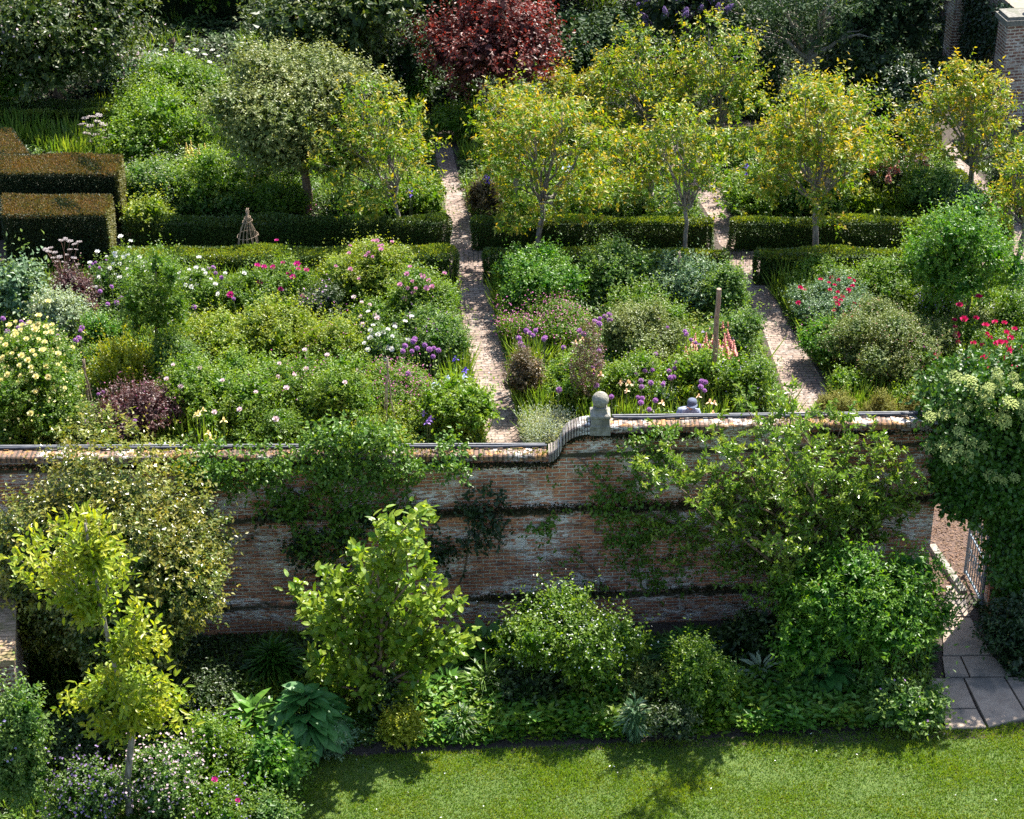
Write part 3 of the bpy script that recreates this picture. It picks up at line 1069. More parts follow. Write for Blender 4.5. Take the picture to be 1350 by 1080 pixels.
# ------------------------------------------------------------------ brick wall and pier at the far right corner
def far_wall():
    root = empty('garden_wall', (12.9, 51.6, 0), 'old brick wall with end pier in the far corner overgrown with dark ivy', 'wall')
    O = np.array([12.9, 51.6, 0])
    fr, bk = np.array([13.3, 51.6]), np.array([11.9, 60.5])
    dv = (bk - fr) / np.linalg.norm(bk - fr)
    nv = np.array([dv[1], -dv[0]])

    def block(acc, s0, s1, o0, o1, z0, z1):
        P = [fr + dv * s0 + nv * o0, fr + dv * s0 + nv * o1, fr + dv * s1 + nv * o1, fr + dv * s1 + nv * o0]
        faces = [(0, 1), (1, 2), (2, 3), (3, 0)]
        for i, j in faces:
            ln = np.linalg.norm(P[i] - P[j])
            acc.add([(*P[i], z0), (*P[j], z0), (*P[j], z1), (*P[i], z1)] - O, [(0, 1, 2, 3)], 0, .5, 0, [(0, z0), (ln, z0), (ln, z1), (0, z1)])
        acc.add([(*p, z1) for p in P] - O, [(0, 1, 2, 3)], 0, .5, 0, [tuple(p) for p in P])
    a = Acc()
    block(a, .55, 9, 0, .45, 0, 2.7)
    a.build('masonry', 'far_brick', root, uv=True)
    a = Acc()
    block(a, -.05, .6, -.62, .95, 0, 2.72)
    a.build('pier', 'far_brick', root, uv=True)
    a = Acc()
    block(a, 4.2, 4.75, -.45, .01, 0, 2.2)
    a.build('buttress', 'far_brick', root, uv=True)
    a = Acc()
    block(a, -.14, .68, -.7, 1.03, 2.72, 2.86)
    block(a, -.08, .62, -.64, .97, 2.86, 2.94)
    a.build('pier_cap', 'capstone', root)
    a = Acc()
    block(a, .69, 9, -.07, .52, 2.703, 2.82)
    a.build('coping', 'slabwarm', root)
    a = Acc()
    ball(a, (.42, .2, 3.1), (.16, .16, .2), fine=True)
    a.build('urn', 'stone', root, smooth=True)
    # ivy over the long face
    iv = Acc()
    n = 15000
    s, z = RS.uniform(.7, 9, n), RS.uniform(0, 2.85, n)
    keep = (np.sin(s * 1.9 + 1) + np.cos(z * 2.3 + s) + .5 * RS.normal(size=n)) > -.45
    keep &= ~((np.abs(s - 4.45) < .4) & (z < 1.9))
    s, z = s[keep], z[keep]
    o = -.05 - .22 * RS.random(len(s))
    P = np.stack([fr[0] + dv[0] * s + nv[0] * o, fr[1] + dv[1] * s + nv[1] * o, z], 1)
    nn = np.array([-nv[0], -nv[1], .5])
    leaves(iv, P, np.array([0, 0, -.7]) + nn * .5 + .6 * rdir(len(P)), nn + .5 * rdir(len(P)), .09, .08, TH, .1, 0, RS.random(len(P)))
    o_ = iv.build('ivy', 'ivy')
    tag(o_, 'dark ivy hanging over the far corner brick wall', 'ivy', kind='thing')


plain('capstone', (.09, .085, .07), (.19, .175, .15), 14, c2=(.10, .10, .07))
plain('slabwarm', (.17, .13, .095), (.27, .21, .16), 10)
far_wall()


# ------------------------------------------------------------------ clipped hedges
def hedge(name, label, P, z0, z1, mats, dens, L=.05, group=None, topmat=None, cat='hedge', lump=.07, rnd_=.13):
    """P: four ground corners (front-left, front-right, back-right, back-left); a solid clipped block skinned with short leafy shoots"""
    P = np.array(P, float)[:, :2]
    base = P.mean(0)
    P = P - base
    o3 = np.array([base[0], base[1], 0])
    a = Acc()
    Q = P * 1.0
    ins = np.array([Q[i] + .14 * unit(Q[(i + 1) % 4] - Q[i]) + .14 * unit(Q[i - 1] - Q[i]) for i in range(4)])
    v = [(x, y, z) for z in (z0, z1 - .14) for x, y in ins]
    a.add(v, [(0, 1, 5, 4), (1, 2, 6, 5), (2, 3, 7, 6), (3, 0, 4, 7), (4, 5, 6, 7)], 0, .1)
    faces = []
    for i in range(4):
        A, B = Q[i], Q[(i + 1) % 4]
        e = B - A
        nrm = np.array([e[1], -e[0], 0]) / (np.linalg.norm(e) + 1e-9)
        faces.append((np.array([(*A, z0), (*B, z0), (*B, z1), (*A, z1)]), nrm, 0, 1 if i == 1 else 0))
    faces.append((np.array([(*q_, z1) for q_ in Q]), np.array([0, 0, 1.]), 1, 0))
    for K, nrm, top, side in faces:
        n = int(np.linalg.norm(np.cross(K[2] - K[0], K[3] - K[1])) * .5 * dens * (1.25 if top else 1))
        if n < 1:
            continue
        u, w_ = RS.random((n, 1)), RS.random((n, 1))
        p = (K[0] * (1 - u) + K[1] * u) * (1 - w_) + (K[3] * (1 - u) + K[2] * u) * w_
        lu, lw = np.linalg.norm(K[1] - K[0]), np.linalg.norm(K[3] - K[0])
        du = np.minimum(u, 1 - u) * lu
        dw = (np.minimum(w_, 1 - w_) if top else 1 - w_) * lw
        p -= nrm * .5 * rnd_ * (np.clip(1 - du / rnd_, 0, 1) ** 2 + np.clip(1 - dw / rnd_, 0, 1) ** 2)
        p += nrm * (lump * (np.sin(p[:, :1] * 3.1 + p[:, 2:3] * 4) + np.cos(p[:, 1:2] * 3.7 + p[:, :1] * 1.7)) * .5 - .06 * RS.random((n, 1)))
        d = nrm * (.8 + .4 * RS.random((n, 1))) + np.array([0, 0, .35]) + .75 * rdir(n)
        nn = np.array([0, 0, .7]) + nrm * .5 + .6 * rdir(n)
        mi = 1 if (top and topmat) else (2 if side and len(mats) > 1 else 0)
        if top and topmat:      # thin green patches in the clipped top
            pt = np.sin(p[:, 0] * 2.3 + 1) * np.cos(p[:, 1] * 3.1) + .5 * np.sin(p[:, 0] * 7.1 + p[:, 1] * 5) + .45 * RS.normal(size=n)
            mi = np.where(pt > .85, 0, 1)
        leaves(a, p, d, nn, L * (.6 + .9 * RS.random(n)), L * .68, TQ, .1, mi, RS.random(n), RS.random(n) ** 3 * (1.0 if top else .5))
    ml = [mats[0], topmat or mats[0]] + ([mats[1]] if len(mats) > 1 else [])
    return tag(a.build(name, ml, None, o3), label, cat, group)


def band(y0, y1, xa, xb, zt):
    """ground rectangle whose top edge shows between photo rows y1 (front) and y0 (back)"""
    return [G(xa, y1, zt), G(xb, y1, zt), G(xb, y0, zt), G(xa, y0, zt)]


HG = 'low clipped box hedges around the rose beds'
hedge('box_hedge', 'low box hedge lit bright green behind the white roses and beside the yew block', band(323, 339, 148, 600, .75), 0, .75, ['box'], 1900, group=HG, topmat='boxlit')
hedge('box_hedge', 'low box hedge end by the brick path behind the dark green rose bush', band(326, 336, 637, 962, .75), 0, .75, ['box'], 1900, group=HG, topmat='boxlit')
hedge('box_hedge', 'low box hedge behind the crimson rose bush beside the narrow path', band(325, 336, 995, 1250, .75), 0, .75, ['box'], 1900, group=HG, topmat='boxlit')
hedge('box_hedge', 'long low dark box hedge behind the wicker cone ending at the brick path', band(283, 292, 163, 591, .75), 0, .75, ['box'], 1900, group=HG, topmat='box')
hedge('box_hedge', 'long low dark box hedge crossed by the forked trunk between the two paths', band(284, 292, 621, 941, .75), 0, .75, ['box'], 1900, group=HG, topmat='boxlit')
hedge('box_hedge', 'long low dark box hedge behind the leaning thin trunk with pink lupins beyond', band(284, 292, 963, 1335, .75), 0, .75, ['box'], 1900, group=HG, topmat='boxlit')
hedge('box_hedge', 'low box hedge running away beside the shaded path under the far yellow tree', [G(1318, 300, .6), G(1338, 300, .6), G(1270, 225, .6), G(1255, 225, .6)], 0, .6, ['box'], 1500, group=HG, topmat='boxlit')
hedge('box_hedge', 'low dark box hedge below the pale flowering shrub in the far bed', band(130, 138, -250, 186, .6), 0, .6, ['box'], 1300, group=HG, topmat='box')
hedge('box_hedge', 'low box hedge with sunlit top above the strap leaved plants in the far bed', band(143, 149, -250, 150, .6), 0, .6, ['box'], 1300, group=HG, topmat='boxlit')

b1 = band(256, 284, 2, 139, 1.55)
b1[2] = G(148, 256, 1.55)
hedge('yew_hedge', 'nearer clipped yew block with brown top standing before the other yew', b1, 0, 1.55, ['yew', 'yewlit'], 4200, .045, topmat='yewtop', group='clipped yew blocks', lump=.03, rnd_=.06)
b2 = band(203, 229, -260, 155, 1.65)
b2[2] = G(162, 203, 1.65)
hedge('yew_hedge', 'farther clipped yew block with brown top and sunlit end beside the perennials', b2, 0, 1.65, ['yew', 'yewlit'], 4200, .045, topmat='yewtop', group='clipped yew blocks', lump=.03, rnd_=.06)
hedge('yew_hedge', 'brown topped yew hedge running away behind the two clipped blocks', [G(-200, 205, 1.62), G(40, 203, 1.62), G(16, 168, 1.62), G(-200, 166, 1.62)], 0, 1.62, ['yew', 'yew'], 2600, .04, topmat='yewtop', group='clipped yew blocks', lump=.03, rnd_=.06)
hedge('tall_hedge', 'tall dark clipped hedge with a pale glint on top far behind the wicker cone', [V(110, 60, 59.5), V(340, 60, 59.5), V(340, 60, 60.8), V(110, 60, 60.8)], 0, 2.2, ['deep'], 700, .07, topmat='olive', lump=.12)  # paler top leaves paint in the sunlight along its upper edge
# ================================================================== PLANTING
def in_poly(P, poly):
    poly = np.asarray(poly)[:, :2]
    x, y = P[:, 0], P[:, 1]
    ins = np.zeros(len(P), bool)
    j = len(poly) - 1
    for i in range(len(poly)):
        xi, yi = poly[i]
        xj, yj = poly[j]
        c = ((yi > y) != (yj > y)) & (x < (xj - xi) * (y - yi) / (yj - yi + 1e-12) + xi)
        ins ^= c
        j = i
    return ins


def undergrowth(name, polypx, mats, per_m2, h, L=.08, W=None, straps=.15, pts=None, patch=.9, specks=None, edge=1.1):
    """the close mat of small leaves that hides the soil of a bed"""
    poly = np.array([G(*p)[:2] for p in polypx]) if pts is None else np.array(pts)
    lo, hi = poly.min(0), poly.max(0)
    n = int((hi - lo).prod() * per_m2 / 6)
    P = lo + (hi - lo) * RS.random((n, 2))
    P = P[in_poly(P, poly)]
    n = len(P)
    f = np.sin(P[:, 0] * 2.1 * patch + 1.3) + np.sin(P[:, 1] * 2.7 * patch + .4) + np.sin((P[:, 0] + P[:, 1]) * 1.3 * patch) + .5 * RS.normal(size=n)
    hh = h * (.35 + .65 * RS.random(n)) * (.75 + .25 * np.sin(P[:, 0] * 1.7) * np.sin(P[:, 1] * 2.3))
    mi = np.clip(((f + 2.4) / 4.8 * len(mats)).astype(int), 0, len(mats) - 1)
    ed = np.full(n, 9.)
    for i in range(len(poly)):      # plants at the edge of a bed are low
        A_, B_ = poly[i], poly[(i + 1) % len(poly)]
        s_ = np.clip(((P - A_) @ (B_ - A_)) / ((B_ - A_) @ (B_ - A_)), 0, 1)
        ed = np.minimum(ed, np.linalg.norm(P - A_ - s_[:, None] * (B_ - A_), axis=1))
    hh = hh * np.clip(.3 + ed / edge, 0, 1)
    per = 6
    k = np.arange(per)
    ph = k * 1.05 + RS.random((n, 1)) * 6.28
    D = np.stack([np.cos(ph), np.sin(ph), .35 + .5 * RS.random((n, per))], -1)
    z = hh[:, None] * (.3 + .7 * RS.random((n, per)))
    Q = np.stack([P[:, :1] + .03 * np.cos(ph), P[:, 1:2] + .03 * np.sin(ph), z], -1)
    a = Acc()
    W = W or L * .55
    rn = np.clip(.5 * RS.random((n, 1)) + .5 * RS.random((n, per)), 0, 1)
    mi = np.repeat(mi, per)
    if specks:
        k_ = (RS.random(n * per) < .03) & np.repeat(hh > .6 * h, per)
        mi = np.where(k_, len(mats) + RS.integers(0, len(specks), n * per), mi)
        mats = mats + specks
    leaves(a, Q.reshape(-1, 3), D.reshape(-1, 3), np.array([0, 0, 1.]) + .5 * rdir(n * per), (L * (.6 + .8 * RS.random((n, per)))).ravel(),
           W, TQ, .25, mi, rn.ravel(), (RS.random((n, per)) ** 3).ravel())
    if straps:
        m_ = int(n * straps)
        i = RS.choice(n, m_)
        i = i[np.sin(P[i, 0] * 1.9 + 2) + np.cos(P[i, 1] * 2.3) > .35]
        for _ in range(7):
            Q = np.stack([P[i, 0], P[i, 1], 0 * P[i, 0]], -1) + .05 * rdir(len(i)) * np.array([1, 1, 0])
            leaves(a, Q, np.array([0, 0, 1.2]) + .6 * rdir(len(i)), rdir(len(i)), h * (.7 + .6 * RS.random(len(i))), .026, TS, .25 * RS.random(len(i)), len(mats), RS.random(len(i)), RS.random(len(i)) ** 3)
        mats = mats + ['strap']
    return tag(a.build(name, mats), kind='stuff')


# ------------------------------------------------------------------ lawn grass
def lawn_grass():
    poly = np.array([G(*p)[:2] for p in [(400, 1000), (700, 986), (1000, 971), (1500, 947), (1560, 1260), (388, 1260)]])
    lo, hi = poly.min(0), poly.max(0)
    n = int((hi - lo).prod() * 3600)
    P = lo + (hi - lo) * RS.random((n, 2))
    P = P[in_poly(P, poly)]
    n = len(P)
    f = .8 * np.sin(P[:, 0] * 3.3 + np.sin(P[:, 1] * 4)) + .8 * np.sin(P[:, 1] * 5.1 + P[:, 0]) + 1.0 * np.sin(P[:, 0] * 9.7 + 3 * np.sin(P[:, 1] * 7.1)) * np.sin(P[:, 1] * 11.3 + 2 * np.sin(P[:, 0] * 6.3)) + .9 * np.sin(P[:, 0] * .9 + P[:, 1] * 1.3) + 1.1 * RS.normal(size=n)
    Q = np.concatenate([P, np.zeros((n, 1))], 1)
    d = rdir(n)
    d[:, 2] = np.abs(d[:, 2]) * .8 + .45
    ln = .034 + .03 * RS.random(n) + .010 * f
    a = Acc()
    leaves(a, Q, d, rdir(n) + np.array([0, -.3, .8]), np.clip(ln, .018, .10), .012, TQ, .2, 0, np.clip(.45 + .24 * f, 0, 1), (RS.random(n) > .88) * .9)
    i = RS.choice(n, 150)
    leaves(a, Q[i] + np.array([0, 0, .045]), rdir(150) * np.array([1, 1, .2]), np.array([0, -.2, 1.]) + .3 * rdir(150), .03 * (.5 + RS.random(150)), .02, TH, .1, 1 + (RS.random(150) > .45).astype(int), RS.random(150))
    tag(a.build('lawn_grass', ['grassblade', 'p_white', 'olive']), kind='stuff')


lawn_grass()

# petals and leaves blown on to the brick paths
a = Acc()
for l_, r_ in ((P1L, P1R), (P2L, P2R)):
    m_ = 450
    t_, s_ = RS.random(m_) * (len(l_) - 1.001), RS.beta(.45, .45, m_)
    L_, R_ = np.array([G(*q) for q in l_]), np.array([G(*q) for q in r_])
    i_ = t_.astype(int)
    f_ = (t_ - i_)[:, None]
    A_, B_ = L_[i_] * (1 - f_) + L_[i_ + 1] * f_, R_[i_] * (1 - f_) + R_[i_ + 1] * f_
    P_ = A_ + (B_ - A_) * (s_[:, None] * 1.04 - .02) + np.array([0, 0, .014])
    leaves(a, P_, rdir(m_) * np.array([1, 1, .25]), np.array([0, 0, 1.]) + .3 * rdir(m_), .045 * (.4 + RS.random(m_)), .028, TH, .1, RS.choice(4, m_, p=(.2, .3, .3, .2)), RS.random(m_))
tag(a.build('fallen_petals', ['p_blush', 'olive', 'bronze', 'mid']), kind='stuff')

SP = ['p_white', 'p_blush', 'p_campion', 'p_cat', 'p_umbel']
UG = ['ground', 'mid', 'fresh', 'cool', 'lime']
undergrowth('bed_undergrowth', [(-260, 640), (645, 640), (640, 575), (600, 400), (590, 372), (-260, 372)], UG, 1300, .62, .08, specks=SP)
undergrowth('bed_undergrowth', [(704, 640), (1050, 600), (1036, 535), (984, 400), (968, 374), (648, 374), (660, 440)], UG, 1300, .62, .08, specks=SP)
undergrowth('bed_undergrowth', [(1112, 560), (1560, 560), (1560, 345), (1010, 374), (1082, 490)], UG, 1300, .62, .08, specks=SP)
undergrowth('bed_undergrowth', [(120, 300), (586, 300), (576, 230), (566, 190), (560, 150), (-260, 150), (-260, 200)], UG, 1000, .6, .09, specks=SP)
undergrowth('bed_undergrowth', [(626, 300), (932, 300), (908, 255), (870, 212), (840, 170), (610, 170), (606, 230)], UG, 1000, .6, .09, specks=SP)
undergrowth('bed_undergrowth', [(970, 300), (1330, 300), (1270, 235), (1235, 190), (890, 170), (940, 215)], UG, 1000, .6, .09, specks=SP)
undergrowth('bed_undergrowth', [(1370, 330), (1330, 262), (1262, 190), (1420, 180), (1420, 330)], ['ground', 'dark', 'mid'], 700, .4, .10)
undergrowth('bed_undergrowth', [(-60, 147), (560, 148), (900, 165), (1240, 150), (1330, 60), (1200, -30), (-260, -30), (-260, 147)], ['deep', 'bluedark', 'dark', 'ground'], 330, .6, .14)
undergrowth('border_undergrowth', [(-260, 1250), (376, 1250), (392, 1002), (490, 985), (490, 832), (-260, 832)], ['ground', 'dark', 'ground', 'mid'], 1100, .34, .08)
undergrowth('border_undergrowth', [(480, 880), (500, 985), (700, 977), (920, 968), (920, 840), (480, 840)], ['ground', 'hostadark', 'creeper', 'ground'], 1000, .3, .10, .05)
undergrowth('border_undergrowth', [(905, 968), (1238, 955), (1222, 905), (1238, 830), (905, 830)], ['ground', 'hostadark', 'creeper'], 1000, .26, .10, .05)
undergrowth('ground_cover', [(535, 925), (540, 986), (700, 979), (838, 973), (838, 915), (700, 905)], ['creeper', 'hosta', 'fresh', 'emerald', 'creeper'], 1200, .58, .13, .075, straps=.03, edge=.12)
undergrowth('ground_cover', [(900, 905), (905, 972), (1050, 967), (1160, 962), (1160, 898), (1000, 900)], ['creeper', 'hosta', 'emerald', 'fresh'], 1200, .56, .13, .075, straps=.02, edge=.12)
undergrowth('border_undergrowth', [(1286, 796), (1312, 862), (1342, 905), (1440, 905), (1440, 780)], ['ivy', 'dark', 'ivy'], 1200, .28, .09)

# ------------------------------------------------------------------ trees with golden new leaves in the middle
CT = 'golden leaved young trees round the centre of the garden'
CH = dict(mat='cherry', L=.11, W=.056, lai=.85, wood='bark', tr=.07, lr=.25, flat=.5, group=CT, tl=.2, per=9, up=.7, droop=.3, lobes_extra=20, topage=.10, age_pow=2.5, umbrella=True)
for base, b, lb in (((532, 318), (402, 120, 574, 284), 'golden leaved tree left of the brick path beside the grey green evergreen'),
                    ((709, 332), (622, 118, 832, 287), 'largest golden leaved tree, its forked pale trunk before the hedge'),
                    ((684, 282), (616, 106, 735, 198), 'golden leaved tree half hidden behind the largest one beside the brick path'),
                    ((858, 196), (770, 48, 905, 170), 'tall golden leaved tree with several stems under the lilac'),
                    ((945, 205), (872, 44, 1012, 190), 'golden leaved tree with upright top against the dark wood'),
                    ((903, 352), (826, 150, 965, 292), 'golden leaved tree whose trunk stands at the edge of the curving narrow path'),
                    ((1074, 344), (992, 110, 1158, 292), 'golden leaved tree with thin leaning trunk before the dark hedge'),
                    ((866, 292), (785, 170, 885, 262), 'small golden leaved tree between the two largest ones'),
                    ((1110, 262), (1000, 108, 1215, 232), 'broad golden leaved tree behind the thin leaning trunk'),
                    ((1278, 272), (1204, 92, 1356, 236), 'golden leaved tree with dark trunk by the far brick pier'),
                    ((1343, 352), (1310, 205, 1400, 300), 'golden leaved tree cut by the right edge with a dark trunk'),
                    ((760, 196), (690, 92, 812, 168), 'golden leaved tree just in front of the copper red one')):
    ci = (base[0] * 7 + base[1]) % 3
    tree('garden_tree', 'tree', lb, base, (b[0], b[1], b[2], b[3] + 6), **dict(CH, mat=('cherry', 'cherrygreen', 'cherrygold')[ci], lai=(.85, .72, .95)[ci], lr=(.25, .29, .22)[ci], nlimb=(7, 5, 9)[ci], tr=(.07, .055, .08)[ci]))

# ------------------------------------------------------------------ big trees and shrubs behind
tree('evergreen_tree', 'tree', 'rounded grey green evergreen tree with a brown trunk beside the golden tree', (405, 285), (280, 52, 526, 240), 'greyolive', .072, .038, 1.9, 'barkbrown', .12, 9,
     lr=.42, flat=.85, core=.6, per=8, tl=.16, lobes_extra=12, topage=.5, sd=.75, up=.4)
tree('evergreen_tree', 'tree', 'dark olive evergreen tree at the top edge behind the rounded grey green one', (440, 150), (322, -90, 566, 96), 'backtree', .14, .07, 1.2, 'barkbrown', .14, 8, lr=.45, flat=.8, core=.6, lobes_extra=8)
tree('copper_tree', 'tree', 'copper red leaved tree at the top edge', (668, 172), (556, -40, 746, 124), 'red', .11, .065, 1.3, 'barkbrown', .11, 8, lr=.36, flat=.8, core=.45, lobes_extra=12, topage=.5, per=8)
tree('flowering_tree', 'tree', 'grey green tree dotted with pale blossom in the upper left corner', (80, 150), (-60, -70, 178, 140), 'backtree', .12, .065, 1.3, 'barkbrown', .14, 8, lr=.42, flat=.9, core=.6, lobes_extra=10,
     bl=(450, 'p_blush', .07))
tree('bare_limbed_tree', 'tree', 'dark spreading tree with bare pale limbs at the back of the garden', (1066, 140), (930, -60, 1180, 90), 'bluedark', .13, .05, .55, 'bark', .15, 10, lr=.34, flat=.5, lobes_extra=6, fork=.15)
tree('lilac_tree', 'tree', 'dark lilac tree with drooping mauve flower panicles', (905, 130), (835, -60, 965, 55), 'deep', .13, .08, 1.2, 'barkbrown', .1, 6, lr=.45, flat=.8, core=.6,
     fl=(90, 'lilac', 1.1, 'flower_panicle', -1.0))
BK = [('mid green bush at the left edge under the blossom tree', (-60, 40, 34, 158), 'mid', .09), ('dark tree behind the tall clipped hedge far at the back', (110, -120, 345, 22), 'fresh', .16),
      ('deep green tree between the olive evergreen and the copper one', (500, -110, 640, 70), 'bluedark', .15), ('blue green shrub with white specks left of the copper tree', (484, 30, 575, 140), 'bluedark', .12),
      ('dark blue green bush behind the copper tree, nearest the lilac', (725, 14, 850, 100), 'bluedark', .13), ('very dark tall tree above the copper one', (600, -190, 860, 20), 'deep', .18),
      ('tall black green tree behind the lilac', (830, -200, 1010, 20), 'deep', .18), ('tall black green tree behind the bare limbed one', (980, -210, 1190, 30), 'deep', .18),
      ('dark yew mass standing beside the far brick wall', (1110, -130, 1236, 120), 'deep', .13), ('dark bush with pale flower specks under the bare limbed tree', (948, 50, 1040, 128), 'bluedark', .11),
      ('dark green bush right of the crossed poles under the bare limbed tree', (1075, 48, 1185, 140), 'dark', .11), ('dark bush below the yew mass by the brick wall', (1150, 90, 1250, 175), 'ivy', .11),
      ('deep green bush behind the hazel cone under the lilac', (862, 42, 925, 110), 'dark', .10), ('dark tree over the top left behind the blossom tree', (-80, -200, 130, 10), 'dark', .16),
      ('dark green bush behind the broad golden tree', (1165, 140, 1225, 210), 'dark', .09), ('low dark bush at the foot of the copper tree', (560, 95, 640, 150), 'dark', .10),
      ('shaded bush between the copper tree and the tall golden one', (735, 60, 800, 125), 'bluedark', .10)]
for lb, b, mt, L in BK:
    bl = (700, 'p_umbel', .05) if 'specks' in lb else None
    shrub('background_tree' if 'tree' in lb.split('behind')[0] or 'tree' in lb[:24] else 'dark_bush', 'tree' if 'tree' in lb[:24] else 'bush', lb, b, mt, L, lai=1.1, lobes=12, bl=bl, core=.7, group='dark trees and bushes at the back')

FB = [('pale flowered grey shrub beside the blossom tree in the far bed', (104, 70, 214, 136), 'glaucous', .07, (600, 'p_blush', .05)),
      ('bright green leafy shrub under the hazel pole at the back', (150, 78, 300, 150), 'mid', .08, None), ('yellow green leafy shrub left of the rounded evergreen', (136, 120, 292, 206), 'fresh', .085, None),
      ('small shrub of yellow green young shoots before the dark hedge', (160, 262, 230, 322), 'lime', .08, None), ('pale green perennial drift beside the sunlit yew end', (160, 205, 236, 285), 'cool', .06, (260, 'p_umbel', .03)),
      ('green shrub around the pale yellow lupins', (215, 198, 330, 280), 'fresh', .07, None), ('blue green perennials behind the long dark hedge', (228, 240, 330, 290), 'cool', .06, None),
      ('greyish plant with fine leaves under the rounded evergreen', (315, 228, 412, 290), 'mid', .055, None), ('pale pink specked shrub under the rounded evergreen', (310, 190, 392, 255), 'mid', .06, (160, 'p_blush', .04)),
      ('leafy green clump under the first golden tree', (440, 232, 530, 290), 'cool', .065, None), ('bright green clump by the brick path under the golden tree', (520, 240, 586, 292), 'fresh', .06, None),
      ('fine bronze brown bush by the path under the golden trees', (616, 242, 662, 290), 'bronze', .06, None), ('leafy clump of fresh green beside the bronze bush', (650, 248, 742, 292), 'fresh', .06, None),
      ('pale leafy clump behind the hedge under the largest golden tree', (730, 232, 830, 292), 'cool', .06, (120, 'p_white', .03)), ('silvery green clump behind the hedge near the curved path', (815, 240, 925, 292), 'cool', .065, None),
      ('tall green perennials under the largest golden tree', (640, 205, 760, 262), 'mid', .06, None), ('green perennials at the rear of the centre bed', (740, 190, 860, 245), 'mid', .06, None),
      ('green perennials by the bend of the narrow path', (955, 225, 1040, 290), 'fresh', .06, None), ('cool green clump beneath the thin leaning trunk', (1030, 225, 1115, 288), 'cool', .06, None),
      ('dark leafy clump under the pink lupins of the far bed', (1130, 215, 1200, 262), 'dark', .08, None), ('yellow green hosta like clump before the pink lupins', (1104, 258, 1178, 286), 'lime', .12, None),
      ('cool green bushy perennials right of the pink lupins', (1185, 215, 1265, 288), 'cool', .065, None), ('grey green plants at the foot of the tree by the pier', (1225, 235, 1300, 292), 'glaucous', .06, None),
      ('dark plum coloured shrub behind the far bed perennials', (1188, 200, 1222, 232), 'purpleleaf', .06, None), ('dark shrub at the right edge beyond the shaded path', (1300, 215, 1375, 285), 'dark', .08, None),
      ('green shrub behind the rounded evergreen near the copper tree', (520, 92, 580, 140), 'emerald', .09, None), ('fresh green clump between the brick path and the rounded evergreen', (560, 140, 640, 190), 'mid', .08, None)]
for lb, b, mt, L, bl in FB:
    shrub('perennial' if 'shrub' not in lb and 'bush' not in lb else 'shrub', 'shrub' if 'shrub' in lb or 'bush' in lb else 'plant', lb, b, mt, L, lai=1.35, lobes=10, bl=bl)

